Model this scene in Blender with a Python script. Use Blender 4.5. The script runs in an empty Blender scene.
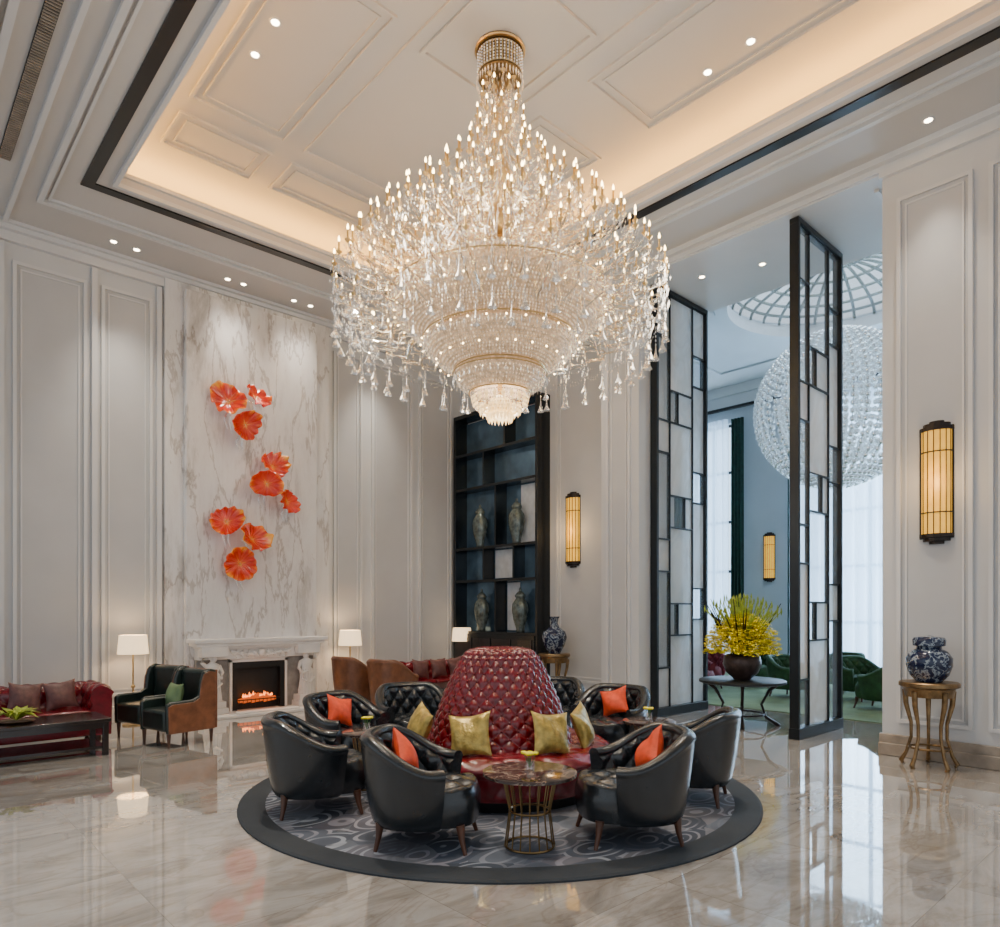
import bpy, math, random
from mathutils import Vector, Matrix
random.seed(7)
PI=math.pi
sc=bpy.context.scene
COL=sc.collection
sin,cos=math.sin,math.cos
F=(.6782,.7349); R=(.7349,-.6782)
def P(lat,dep): return (dep*F[0]+lat*R[0], dep*F[1]+lat*R[1])
# ------------------------------------------------------------ mesh builder
class MB:
    def __init__(s): s.v=[];s.f=[];s.m=[];s.k=0
    def add(s,vs,fs,T=None):
        o=len(s.v)
        if T is not None: vs=[T@Vector(v) for v in vs]
        s.v+=[(v[0],v[1],v[2]) for v in vs]
        s.f+=[[i+o for i in f] for f in fs]; s.m+=[s.k]*len(fs)
        return s
    def box(s,x0,x1,y0,y1,z0,z1,T=None):
        vs=[(x,y,z) for z in (z0,z1) for y in (y0,y1) for x in (x0,x1)]
        return s.add(vs,[(0,2,3,1),(4,5,7,6),(0,1,5,4),(2,6,7,3),(0,4,6,2),(1,3,7,5)],T)
    def lathe(s,prof,n=24,c=(0,0,0),T=None,sx=1,sy=1,cap=True):
        vs=[];fs=[];m=len(prof)
        for r,z in prof:
            for i in range(n):
                a=2*PI*i/n; vs.append((c[0]+r*sx*cos(a),c[1]+r*sy*sin(a),c[2]+z))
        for j in range(m-1):
            for i in range(n):
                k=(i+1)%n; fs.append((j*n+i,j*n+k,(j+1)*n+k,(j+1)*n+i))
        if cap:
            if prof[0][0]>1e-4: fs.append(tuple(range(n))[::-1])
            if prof[-1][0]>1e-4: fs.append(tuple((m-1)*n+i for i in range(n)))
        return s.add(vs,fs,T)
    def tube(s,pts,r,n=6,T=None):
        pts=[Vector(p) for p in pts];m=len(pts)
        rs=r if isinstance(r,(list,tuple)) else [r]*m
        vs=[];fs=[]
        for i,p in enumerate(pts):
            t=(pts[min(i+1,m-1)]-pts[max(i-1,0)]).normalized()
            up=Vector((0,0,1)) if abs(t.z)<.9 else Vector((1,0,0))
            a=t.cross(up).normalized(); b=t.cross(a)
            for k in range(n):
                w=2*PI*k/n; vs.append(p+(a*cos(w)+b*sin(w))*rs[i])
        for i in range(m-1):
            for k in range(n):
                l=(k+1)%n; fs.append((i*n+k,i*n+l,(i+1)*n+l,(i+1)*n+k))
        fs.append(tuple(range(n))[::-1]); fs.append(tuple((m-1)*n+k for k in range(n)))
        return s.add(vs,fs,T)
    def ball(s,c,r,n=12,m=8,sz=1,T=None):
        pr=[(r*sin(PI*j/m),-r*sz*cos(PI*j/m)) for j in range(m+1)]
        pr[0]=(r*.02,pr[0][1]);pr[-1]=(r*.02,pr[-1][1])
        return s.lathe(pr,n,c,T)
    def octa(s,c,r,h,h2=None):
        h2=h if h2 is None else h2
        x,y,z=c
        return s.add([(x+r,y,z),(x,y+r,z),(x-r,y,z),(x,y-r,z),(x,y,z+h),(x,y,z-h2)],
          [(0,1,4),(1,2,4),(2,3,4),(3,0,4),(1,0,5),(2,1,5),(3,2,5),(0,3,5)])
    def grid(s,fn,nu,nv,cu=False,cv=False,T=None):
        vs=[];fs=[]
        for i in range(nu+(0 if cu else 1)):
            for j in range(nv+(0 if cv else 1)):
                vs.append(fn(i/nu,j/nv))
        NV=nv if cv else nv+1; NU=nu if cu else nu+1
        for i in range(nu):
            for j in range(nv):
                i2=(i+1)%NU;j2=(j+1)%NV
                fs.append((i*NV+j,i2*NV+j,i2*NV+j2,i*NV+j2))
        return s.add(vs,fs,T)
    def extr(s,poly,d0,d1,axis='x',T=None):
        n=len(poly)
        mk={'x':lambda p,d:(d,p[0],p[1]),'y':lambda p,d:(p[0],d,p[1]),'z':lambda p,d:(p[0],p[1],d)}[axis]
        vs=[mk(p,d0) for p in poly]+[mk(p,d1) for p in poly]
        fs=[tuple(range(n))[::-1],tuple(range(n,2*n))]+[(i,(i+1)%n,n+(i+1)%n,n+i) for i in range(n)]
        return s.add(vs,fs,T)
def mkobj(name,mb,mats,parent=None,loc=(0,0,0),rot=(0,0,0),smooth=False,ang=50,bevel=0,label=None,cat=None,group=None,kind=None,subsurf=0):
    me=bpy.data.meshes.new(name)
    me.from_pydata(mb.v,[],mb.f)
    if not isinstance(mats,(list,tuple)): mats=[mats]
    for m in mats: me.materials.append(m)
    if len(mats)>1: me.polygons.foreach_set('material_index',mb.m)
    me.update()
    if smooth:
        me.polygons.foreach_set('use_smooth',[True]*len(me.polygons))
        try: me.set_sharp_from_angle(angle=math.radians(ang))
        except Exception: pass
    o=bpy.data.objects.new(name,me); COL.objects.link(o)
    o.location=loc;o.rotation_euler=rot
    if parent: o.parent=parent
    if bevel:
        b=o.modifiers.new('b','BEVEL');b.width=bevel;b.segments=3;b.limit_method='ANGLE'
        me.polygons.foreach_set('use_smooth',[True]*len(me.polygons))
        try: me.set_sharp_from_angle(angle=math.radians(80))
        except Exception: pass
    if label:o['label']=label
    if cat:o['category']=cat
    if group:o['group']=group
    if kind:o['kind']=kind
    return o
def thing(name,label,cat,loc=(0,0,0),rz=0,group=None):
    o=bpy.data.objects.new(name,None);COL.objects.link(o);o.empty_display_size=.1
    o.location=loc;o.rotation_euler=(0,0,rz);o['label']=label;o['category']=cat
    if group:o['group']=group
    return o
def clone(root,loc,rz,label=None,parent=None,rot=None):
    n=root.copy();COL.objects.link(n)
    if parent is None:
        n.location=loc;n.rotation_euler=rot if rot else (0,0,rz)
        if label:n['label']=label
    else:n.parent=parent
    for c in list(root.children): clone(c,None,0,None,n)
    return n
def struct(name,mb,mat,**k): return mkobj(name,mb,mat,kind='structure',**k)
def face(dx,dy): return math.atan2(dy,dx)+PI/2
# ------------------------------------------------------------ materials
class NT:
    def __init__(s,name):
        s.m=bpy.data.materials.new(name);s.m.use_nodes=True
        s.t=s.m.node_tree;s.n=s.t.nodes;s.b=s.n['Principled BSDF'];s.out=s.n['Material Output']
    def N(s,ty,**kw):
        x=s.n.new(ty)
        for k,v in kw.items():
            if k in x.inputs: x.inputs[k].default_value=v
            else: setattr(x,k,v)
        return x
    def L(s,a,b): s.t.links.new(a,b)
    def ramp(s,fac,stops):
        r=s.N('ShaderNodeValToRGB');e=r.color_ramp.elements
        while len(e)<len(stops): e.new(.5)
        for i,(p,c) in enumerate(stops):
            e[i].position=p;e[i].color=(*c,1) if len(c)==3 else c
        s.L(fac,r.inputs[0]);return r
    def coord(s,scale=(1,1,1),rot=(0,0,0),kind='Object'):
        c=s.N('ShaderNodeTexCoord');m=s.N('ShaderNodeMapping')
        m.inputs['Scale'].default_value=scale;m.inputs['Rotation'].default_value=rot
        s.L(c.outputs[kind],m.inputs[0]);return m.outputs[0]
def pm(name,col,rough=.5,metal=0,ns=8,na=.12,bump=0,bs=None,emis=None,es=0,trans=0,coat=0,spec=.5,alpha=1):
    t=NT(name);b=t.b
    v=t.coord()
    n=t.N('ShaderNodeTexNoise');n.inputs['Scale'].default_value=ns;n.inputs['Detail'].default_value=4
    t.L(v,n.inputs['Vector'])
    lo=[max(0,c*(1-na)) for c in col];hi=[min(1,c*(1+na)) for c in col]
    r=t.ramp(n.outputs[0],[(.3,lo),(.7,hi)])
    t.L(r.outputs[0],b.inputs['Base Color'])
    b.inputs['Roughness'].default_value=rough;b.inputs['Metallic'].default_value=metal
    b.inputs['Transmission Weight'].default_value=trans;b.inputs['Coat Weight'].default_value=coat
    b.inputs['Specular IOR Level'].default_value=spec;b.inputs['Alpha'].default_value=alpha
    if emis: 
        b.inputs['Emission Color'].default_value=(*emis,1);b.inputs['Emission Strength'].default_value=es
    if bump:
        n2=t.N('ShaderNodeTexNoise');n2.inputs['Scale'].default_value=bs or ns*10
        t.L(v,n2.inputs['Vector'])
        bp=t.N('ShaderNodeBump');bp.inputs['Strength'].default_value=bump;bp.inputs['Distance'].default_value=.01
        t.L(n2.outputs[0],bp.inputs['Height']);t.L(bp.outputs[0],b.inputs['Normal'])
    return t.m
WALL=pm('wall_paint',(.60,.605,.61),.5,ns=1.5,na=.03)
WALL2=pm('panel_fabric_grey',(.52,.525,.53),.6,ns=1.5,na=.04)
TRIMM=pm('trim_paint',(.66,.655,.65),.38,ns=2,na=.03)
CEIL=pm('ceiling_paint',(.57,.55,.53),.6,ns=1,na=.02)
DARKB=pm('bronze_band',(.010,.008,.007),.35,ns=5)
BURG=pm('burgundy_leather',(.15,.0015,.007),.24,ns=12,na=.3,bump=.12,bs=160,coat=.35)
BLACKL=pm('black_leather',(.012,.015,.018),.24,ns=12,na=.3,bump=.15,bs=180,coat=.3)
BROWNL=pm('brown_leather',(.17,.065,.03),.33,ns=10,na=.3,bump=.15,bs=150)
DKGREEN=pm('dark_green_leather',(.010,.019,.016),.33,ns=10,na=.3,bump=.15,bs=150)
GREENV=pm('green_velvet',(.018,.065,.02),.7,ns=10,na=.35)
REDV=pm('red_velvet',(.2,.02,.03),.6,ns=10,na=.3)
GOLDSILK=pm('gold_silk',(.45,.32,.08),.28,ns=14,na=.4,bump=.5,bs=40,metal=.35)
ORANGE=pm('orange_fabric',(.78,.07,.015),.6,ns=20,na=.15,bump=.3,bs=200)
MAUVE=pm('mauve_fabric',(.13,.05,.045),.5,ns=14,na=.3,bump=.3,bs=60)
WOOD=pm('dark_wood',(.016,.008,.006),.22,ns=6,na=.4,coat=.3)
SHELFW=pm('black_lacquer_wood',(.006,.008,.010),.25,ns=6,na=.4)
LEGW=pm('leg_wood',(.08,.03,.015),.35,ns=10,na=.3)
GOLD=pm('gold_metal',(.66,.46,.20),.28,1,ns=10,na=.15)
OLDGOLD=pm('antique_gold',(.24,.15,.07),.36,.85,ns=15,na=.35)
BRONZE=pm('dark_bronze',(.03,.022,.018),.35,.7,ns=10,na=.2)
STEEL=pm('black_steel',(.010,.013,.016),.35,.3,ns=6,na=.15)
BLACK=pm('black_iron',(.008,.008,.008),.5,ns=9)
WHITEST=pm('carved_white_marble',(.82,.80,.77),.35,ns=4,na=.06)
JAMBM=pm('beige_grey_marble',(.30,.285,.27),.3,ns=7,na=.25)
SHADE=pm('lamp_shade_fabric',(.9,.78,.6),.8,ns=30,na=.05,emis=(1,.70,.38),es=1.7)
AMBER=pm('amber_glass',(.6,.32,.03),.3,ns=9,na=.25,emis=(1,.50,.05),es=.95)
BULB=pm('flame_bulb',(1,.85,.6),.3,emis=(1,.68,.30),es=20)
LEDM=pm('led_strip',(1,.8,.5),.4,emis=(1,.50,.10),es=44)
DLM=pm('downlight_lens',(1,.9,.75),.4,emis=(1,.80,.55),es=22)
LEAF=pm('green_leaf',(.05,.16,.03),.5,ns=20,na=.4)
YEL=pm('yellow_petals',(.95,.74,.015),.5,ns=25,na=.2)
LIME=pm('lime_stems',(.35,.42,.04),.5,ns=25,na=.3)
GREENDR=pm('green_drape',(.008,.04,.03),.7,ns=8,na=.3)
SILVJAR=pm('silver_glaze',(.11,.135,.125),.16,.3,ns=14,na=.5)
MIRB=pm('shelf_back_panel',(.10,.175,.26),.06,.5,ns=2.5,na=.35)
MIRW=pm('shelf_back_marble',(.66,.70,.74),.2,0,ns=6,na=.15)
FLAME=pm('fire_flame',(1,.3,.05),.5,emis=(1,.22,.03),es=4.5)
LOG=pm('charred_log',(.06,.02,.01),.8,ns=20,na=.5,emis=(1,.15,.02),es=.8)
BRASSPIN=pm('brass_dark',(.25,.16,.07),.3,.9)
GREENC=pm('green_carpet',(.15,.20,.09),.9,ns=1.2,na=.35,bump=.3,bs=200)
STONE=pm('beige_stone',(.30,.25,.20),.3,ns=6,na=.25)
def floor_mat():
    t=NT('polished_marble_floor');b=t.b
    c=t.N('ShaderNodeTexCoord')
    sc1=t.N('ShaderNodeVectorMath',operation='SCALE');sc1.inputs['Scale'].default_value=1/1.2
    t.L(c.outputs['Object'],sc1.inputs[0])
    fl=t.N('ShaderNodeVectorMath',operation='FLOOR');t.L(sc1.outputs[0],fl.inputs[0])
    wn=t.N('ShaderNodeTexWhiteNoise',noise_dimensions='3D');t.L(fl.outputs[0],wn.inputs[0])
    s2=t.N('ShaderNodeVectorMath',operation='SCALE');s2.inputs['Scale'].default_value=.6
    t.L(wn.outputs['Color'],s2.inputs[0])
    ad=t.N('ShaderNodeVectorMath',operation='ADD');t.L(c.outputs['Object'],ad.inputs[0]);t.L(s2.outputs[0],ad.inputs[1])
    mp=t.N('ShaderNodeMapping');mp.inputs['Rotation'].default_value=(0,0,.5);mp.inputs['Scale'].default_value=(.8,2.0,1)
    t.L(ad.outputs[0],mp.inputs[0])
    n1=t.N('ShaderNodeTexNoise');n1.inputs['Scale'].default_value=1.3;n1.inputs['Detail'].default_value=10;n1.inputs['Roughness'].default_value=.66;n1.inputs['Distortion'].default_value=.8
    t.L(mp.outputs[0],n1.inputs['Vector'])
    r=t.ramp(n1.outputs[0],[(.28,(.20,.17,.145)),(.40,(.34,.305,.27)),(.50,(.435,.405,.37)),(.60,(.50,.475,.445)),(.74,(.32,.29,.255))])
    n2=t.N('ShaderNodeTexNoise');n2.inputs['Scale'].default_value=1.6;n2.inputs['Detail'].default_value=8;n2.inputs['Distortion'].default_value=1.3
    t.L(mp.outputs[0],n2.inputs['Vector'])
    r2=t.ramp(n2.outputs[0],[(.46,(1,1,1)),(.5,(.74,.66,.59)),(.53,(1,1,1))])
    mx=t.N('ShaderNodeMix',data_type='RGBA',blend_type='MULTIPLY');mx.inputs[0].default_value=.6
    t.L(r.outputs[0],mx.inputs[6]);t.L(r2.outputs[0],mx.inputs[7])
    br=t.N('ShaderNodeTexBrick');br.offset=0
    br.inputs['Scale'].default_value=1/1.2;br.inputs['Mortar Size'].default_value=.0018;br.inputs['Brick Width'].default_value=1;br.inputs['Row Height'].default_value=1
    br.inputs['Color1'].default_value=(1,1,1,1);br.inputs['Color2'].default_value=(.95,.95,.95,1);br.inputs['Mortar'].default_value=(.6,.55,.5,1)
    t.L(c.outputs['Object'],br.inputs['Vector'])
    m2=t.N('ShaderNodeMix',data_type='RGBA',blend_type='MULTIPLY');m2.inputs[0].default_value=1
    t.L(mx.outputs[2],m2.inputs[6]);t.L(br.outputs[0],m2.inputs[7])
    t.L(m2.outputs[2],b.inputs['Base Color'])
    b.inputs['Roughness'].default_value=.035;b.inputs['Specular IOR Level'].default_value=1.0
    b.inputs['Coat Weight'].default_value=1.0;b.inputs['Coat Roughness'].default_value=.015;b.inputs['Coat IOR'].default_value=1.6
    return t.m
def wall_marble():
    t=NT('veined_white_marble');b=t.b
    v=t.coord((1.6,1,.40),(0,.80,0))
    n1=t.N('ShaderNodeTexNoise');n1.inputs['Scale'].default_value=1.3;n1.inputs['Detail'].default_value=12;n1.inputs['Roughness'].default_value=.70;n1.inputs['Distortion'].default_value=.25
    t.L(v,n1.inputs['Vector'])
    r=t.ramp(n1.outputs[0],[(.30,(.42,.40,.38)),(.40,(.58,.56,.54)),(.46,(.72,.70,.69)),(.54,(.77,.76,.75)),(.62,(.72,.70,.69)),(.72,(.54,.52,.50))])
    n2=t.N('ShaderNodeTexNoise');n2.inputs['Scale'].default_value=1.5;n2.inputs['Detail'].default_value=10;n2.inputs['Roughness'].default_value=.6;n2.inputs['Distortion'].default_value=.3
    t.L(v,n2.inputs['Vector'])
    r2=t.ramp(n2.outputs[0],[(.475,(1,1,1)),(.495,(.60,.56,.53)),(.505,(.60,.56,.53)),(.52,(1,1,1))])
    mx=t.N('ShaderNodeMix',data_type='RGBA',blend_type='MULTIPLY');mx.inputs[0].default_value=.8
    t.L(r.outputs[0],mx.inputs[6]);t.L(r2.outputs[0],mx.inputs[7])
    t.L(mx.outputs[2],b.inputs['Base Color']);b.inputs['Roughness'].default_value=.22
    return t.m
MARF=floor_mat();MARW=wall_marble()
def dark_marble():
    t=NT('brown_marble_top');b=t.b
    v=t.coord()
    n1=t.N('ShaderNodeTexNoise');n1.inputs['Scale'].default_value=5;n1.inputs['Detail'].default_value=9;n1.inputs['Distortion'].default_value=2
    t.L(v,n1.inputs['Vector'])
    r=t.ramp(n1.outputs[0],[(.4,(.03,.018,.015)),(.5,(.11,.065,.05)),(.525,(.3,.22,.17)),(.55,(.05,.03,.025))])
    t.L(r.outputs[0],b.inputs['Base Color']);b.inputs['Roughness'].default_value=.08
    return t.m
DMAR=dark_marble()
def rug_mat():
    t=NT('cloud_pattern_carpet');b=t.b
    v=t.coord((1,1,0))
    nd=t.N('ShaderNodeTexNoise');nd.inputs['Scale'].default_value=1.6;t.L(v,nd.inputs['Vector'])
    sc_=t.N('ShaderNodeVectorMath',operation='SCALE');sc_.inputs['Scale'].default_value=.16;t.L(nd.outputs['Color'],sc_.inputs[0])
    ad=t.N('ShaderNodeVectorMath',operation='ADD');t.L(v,ad.inputs[0]);t.L(sc_.outputs[0],ad.inputs[1])
    st=t.N('ShaderNodeMapping');st.inputs['Rotation'].default_value=(0,0,.75);st.inputs['Scale'].default_value=(.8,1.3,1);t.L(ad.outputs[0],st.inputs[0])
    vo=t.N('ShaderNodeTexVoronoi');vo.inputs['Scale'].default_value=3.0;t.L(st.outputs[0],vo.inputs['Vector'])
    m=t.N('ShaderNodeMath',operation='MULTIPLY');m.inputs[1].default_value=30;t.L(vo.outputs['Distance'],m.inputs[0])
    s=t.N('ShaderNodeMath',operation='SINE');t.L(m.outputs[0],s.inputs[0])
    lines=t.ramp(s.outputs[0],[(.45,(0,0,0)),(.7,(1,1,1))])
    sx_=t.N('ShaderNodeSeparateColor');t.L(vo.outputs['Color'],sx_.inputs[0])
    cell=t.ramp(sx_.outputs[0],[(.0,(.05,.062,.085)),(.3,(.085,.10,.135)),(.5,(.14,.155,.19)),(.75,(.20,.20,.225)),(1,(.10,.10,.13))])
    n=t.N('ShaderNodeTexNoise');n.inputs['Scale'].default_value=.9;n.inputs['Detail'].default_value=5;t.L(v,n.inputs['Vector'])
    base=t.ramp(n.outputs[0],[(.38,(.5,.5,.5)),(.5,(1,1,1)),(.62,(.7,.7,.7))])
    mm=t.N('ShaderNodeMix',data_type='RGBA',blend_type='MULTIPLY');mm.inputs[0].default_value=.8;t.L(cell.outputs[0],mm.inputs[6]);t.L(base.outputs[0],mm.inputs[7])
    hue=t.ramp(sx_.outputs[1],[(.3,(.32,.345,.39)),(.7,(.27,.26,.30))])
    n3=t.N('ShaderNodeTexNoise');n3.inputs['Scale'].default_value=1.6;t.L(v,n3.inputs['Vector'])
    msk=t.ramp(n3.outputs[0],[(.40,(.08,.08,.08)),(.5,(.8,.8,.8))])
    mu=t.N('ShaderNodeMath',operation='MULTIPLY');t.L(lines.outputs[0],mu.inputs[0]);t.L(msk.outputs[0],mu.inputs[1])
    mx=t.N('ShaderNodeMix',data_type='RGBA');t.L(mu.outputs[0],mx.inputs[0]);t.L(mm.outputs[2],mx.inputs[6]);t.L(hue.outputs[0],mx.inputs[7])
    t.L(mx.outputs[2],b.inputs['Base Color']);b.inputs['Roughness'].default_value=.95
    return t.m
RUGM=rug_mat();RUGB=pm('rug_border',(.03,.036,.044),.9,ns=3,na=.15,bump=.3,bs=250)
def crystal(name,em=.25,tint=(1,.93,.82),tr=.45,gl=(1,1,1),lo=.35):
    t=NT(name);t.n.remove(t.b)
    g=t.N('ShaderNodeBsdfGlossy');g.inputs['Roughness'].default_value=.04;g.inputs['Color'].default_value=(*gl,1)
    d=t.N('ShaderNodeBsdfTransparent');d.inputs['Color'].default_value=(.98,.97,.95,1)
    e=t.N('ShaderNodeEmission');e.inputs['Strength'].default_value=em  # mild patchy sparkle glow built into the crystal, which is no lamp itself
    n=t.N('ShaderNodeTexNoise');n.inputs['Scale'].default_value=22;t.L(t.coord(),n.inputs['Vector'])
    r=t.ramp(n.outputs[0],[(.45,(tint[0]*lo,tint[1]*lo*.8,tint[2]*lo*.6)),(.62,tint)])
    t.L(r.outputs[0],e.inputs['Color'])
    m1=t.N('ShaderNodeMixShader');m1.inputs[0].default_value=tr
    t.L(g.outputs[0],m1.inputs[1]);t.L(d.outputs[0],m1.inputs[2])
    a=t.N('ShaderNodeAddShader');t.L(m1.outputs[0],a.inputs[0]);t.L(e.outputs[0],a.inputs[1])
    t.L(a.outputs[0],t.out.inputs['Surface']);return t.m
CRYS=crystal('clear_glow_crystal',.05,(1,.94,.85),.55,(1,.99,.97))
ARMG=crystal('golden_glow_crystal_arm',.03,(1,.9,.7),.48,(.98,.90,.76))
CRYSW=crystal('warm_glow_crystal',.34,(1,.84,.62),.42,(1,.96,.89),.10)  # stronger warm glow put into the beads themselves
CRYSB=crystal('pale_glow_beads',.08,(.85,.95,1),.30,(.92,.97,1))
def sheer(name,col,f):
    t=NT(name);t.n.remove(t.b)
    a=t.N('ShaderNodeBsdfTranslucent');a.inputs[0].default_value=(*col,1)
    d=t.N('ShaderNodeBsdfDiffuse')
    n=t.N('ShaderNodeTexNoise');n.inputs['Scale'].default_value=3;t.L(t.coord((1,1,.1)),n.inputs['Vector'])
    r=t.ramp(n.outputs[0],[(.3,[c*.85 for c in col]),(.7,col)]);t.L(r.outputs[0],d.inputs[0])
    tr=t.N('ShaderNodeBsdfTransparent')
    m=t.N('ShaderNodeMixShader');m.inputs[0].default_value=.5;t.L(a.outputs[0],m.inputs[1]);t.L(d.outputs[0],m.inputs[2])
    m2=t.N('ShaderNodeMixShader');m2.inputs[0].default_value=f;t.L(m.outputs[0],m2.inputs[1]);t.L(tr.outputs[0],m2.inputs[2])
    t.L(m2.outputs[0],t.out.inputs['Surface']);return t.m
SHEER=sheer('sheer_curtain',(.68,.80,.92),.28)
GLASS=sheer('clear_pane',(.6,.7,.78),.82)
def alab():
    t=NT('pale_stone_panel');t.n.remove(t.b)
    n=t.N('ShaderNodeTexNoise');n.inputs['Scale'].default_value=2.2;n.inputs['Detail'].default_value=8;n.inputs['Distortion'].default_value=1.0;t.L(t.coord((1,1,.6),(0,.6,0)),n.inputs['Vector'])
    r=t.ramp(n.outputs[0],[(.35,(.84,.86,.86)),(.5,(.98,.98,.97)),(.56,(.90,.89,.86)),(.65,(.98,.98,.98))])
    a=t.N('ShaderNodeBsdfTranslucent');d=t.N('ShaderNodeBsdfDiffuse');t.L(r.outputs[0],a.inputs[0]);t.L(r.outputs[0],d.inputs[0])
    tr=t.N('ShaderNodeBsdfTransparent')
    m=t.N('ShaderNodeMixShader');m.inputs[0].default_value=.4;t.L(a.outputs[0],m.inputs[1]);t.L(d.outputs[0],m.inputs[2])
    m2=t.N('ShaderNodeMixShader');m2.inputs[0].default_value=.32;t.L(m.outputs[0],m2.inputs[1]);t.L(tr.outputs[0],m2.inputs[2])
    t.L(m2.outputs[0],t.out.inputs['Surface']);return t.m
ALAB=alab()
def bluewhite():
    t=NT('blue_white_porcelain');b=t.b
    v=t.coord()
    n=t.N('ShaderNodeTexNoise');n.inputs['Scale'].default_value=12;n.inputs['Detail'].default_value=5;n.inputs['Distortion'].default_value=1.2;t.L(v,n.inputs['Vector'])
    r=t.ramp(n.outputs[0],[(.44,(.010,.015,.045)),(.5,(.02,.035,.08)),(.53,(.26,.30,.34)),(.57,(.24,.28,.33)),(.6,(.015,.025,.06))])
    t.L(r.outputs[0],b.inputs['Base Color']);b.inputs['Roughness'].default_value=.12;return t.m
BW=bluewhite()
def flowerglass():
    t=NT('orange_glow_glass');b=t.b
    c=t.N('ShaderNodeTexCoord');l=t.N('ShaderNodeVectorMath',operation='LENGTH');t.L(c.outputs['Object'],l.inputs[0])
    nz=t.N('ShaderNodeVectorMath',operation='NORMALIZE');t.L(c.outputs['Object'],nz.inputs[0])
    n=t.N('ShaderNodeTexNoise');n.inputs['Scale'].default_value=5;n.inputs['Detail'].default_value=5;t.L(nz.outputs[0],n.inputs['Vector'])
    a=t.N('ShaderNodeMath',operation='MULTIPLY_ADD');a.inputs[1].default_value=.30;t.L(n.outputs[0],a.inputs[0]);t.L(l.outputs['Value'],a.inputs[2])
    r=t.ramp(a.outputs[0],[(.15,(.95,.45,.03)),(.20,(.80,.06,.003)),(.34,(.66,.014,.002)),(.41,(.88,.10,.004)),(.47,(.98,.42,.02))])
    t.L(r.outputs[0],b.inputs['Base Color']);b.inputs['Roughness'].default_value=.06
    t.L(r.outputs[0],b.inputs['Emission Color']);b.inputs['Emission Strength'].default_value=.07  # faint glow of its own colour added to the glass, not a light source
    b.inputs['Coat Weight'].default_value=.8;b.inputs['Alpha'].default_value=.9
    return t.m
FG=flowerglass()
CLEARG=crystal('clear_glow_glass',.02,(1,.95,.9),.75)
# ------------------------------------------------------------ camera
cam=bpy.data.cameras.new('camera');co=bpy.data.objects.new('camera',cam);COL.objects.link(co)
co.location=(0,0,1.65);co.rotation_euler=(PI/2,0,-math.radians(42.7));cam.lens=24.95;cam.sensor_width=36;cam.shift_y=.1465;cam.clip_end=200
sc.camera=co
# ------------------------------------------------------------ structure
CZ=6.8;YW=11.3;XW=9.3;XP=8.65
struct('floor',MB().box(-5,9.6,-5,YW,-.1,0),MARF)
struct('floor_lounge',MB().box(9.6,18.4,-2,13.2,-.1,-.001),MARF)
mkobj('lounge_carpet',MB().box(10.9,17.6,-1,12,0,.012),GREENC,label='mottled green wool carpet covering the lounge floor',cat='carpet')
struct('wall_fireplace',MB().box(-5,9.6,YW,YW+.2,0,7.5),WALL)
struct('wall_shelf',MB().box(XW,XW+.3,7.0,YW,0,7.5),WALL)
struct('wall_pillar',MB().box(XP,9.6,6.28,7.0,0,7.5),WALL)
struct('wall_pier',MB().box(XP,9.6,-5,2.88,0,7.5),WALL)
struct('wall_header',MB().box(XP,10.5,2.88,6.28,6.66,7.95),WALL)
hx0,hx1,hy0,hy1=2.28,7.18,1.05,9.25
for b in [(-5,hx0,-5,YW),(hx1,9.6,-5,YW),(hx0,hx1,-5,hy0),(hx0,hx1,hy1,YW)]:
    struct('ceiling',MB().box(*b,CZ,CZ+.08),CEIL)
struct('ceiling_recess',MB().box(1.5,8.0,.3,10.0,7.3,7.4),CEIL)
tn=[0]
def trim(mb,mat=TRIMM,**k):
    tn[0]+=1;return struct('trim_%d'%tn[0],mb,mat,**k)
trim(MB().box(1.5,1.6,.3,10,CZ+.08,7.3).box(7.9,8.0,.3,10,CZ+.08,7.3).box(1.6,7.9,.3,.4,CZ+.08,7.3).box(1.6,7.9,9.9,10,CZ+.08,7.3),CEIL)
def ring(x0,x1,y0,y1,w,z0,z1,mb=None):
    mb=mb or MB()
    mb.box(x0,x0+w,y0,y1,z0,z1).box(x1-w,x1,y0,y1,z0,z1).box(x0+w,x1-w,y0,y0+w,z0,z1).box(x0+w,x1-w,y1-w,y1,z0,z1);return mb
trim(ring(1.95,7.51,.73,9.58,.13,CZ-.02,CZ),DARKB)
trim(ring(hx0,hx1,hy0,hy1,.04,CZ+.08,CZ+.13))
trim(ring(hx0-.05,hx1+.05,hy0-.05,hy1+.05,.05,CZ-.05,CZ),TRIMM)
trim(ring(1.62,7.84,.4,10.3,.06,CZ-.05,CZ));trim(ring(1.72,7.74,.5,10.2,.03,CZ-.03,CZ))
for (a,b,c,d) in [(2.65,3.75,5.5,7.9),(2.65,3.75,2.4,4.8),(5.7,6.8,5.5,7.9),(5.7,6.8,2.4,4.8),(2.65,3.75,8.2,8.9),(4.0,5.45,8.2,8.9),(5.7,6.8,8.2,8.9),(2.65,3.75,1.4,2.1),(5.7,6.8,1.4,2.1)]:
    m=ring(a,b,c,d,.03,7.272,7.3);ring(a+.11,b-.11,c+.11,d-.11,.02,7.282,7.3,m);trim(m,CEIL)
trim(ring(4.0,5.45,2.4,7.9,.03,7.272,7.3),CEIL)
trim(ring(4.15,5.3,4.35,5.7,.04,7.27,7.3),CEIL)
trim(MB().box(-5,XW,YW-.08,YW,CZ-.22,CZ).box(-5,XW,YW-.16,YW,CZ-.1,CZ).box(-5,XW,YW-.22,YW,CZ-.04,CZ))
trim(MB().box(XP-.06,XP,-5,2.9,CZ-.2,CZ).box(XP-.06,XP,2.9,7.03,CZ-.13,CZ).box(XP-.14,XP,-5,7.1,CZ-.07,CZ))
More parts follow.
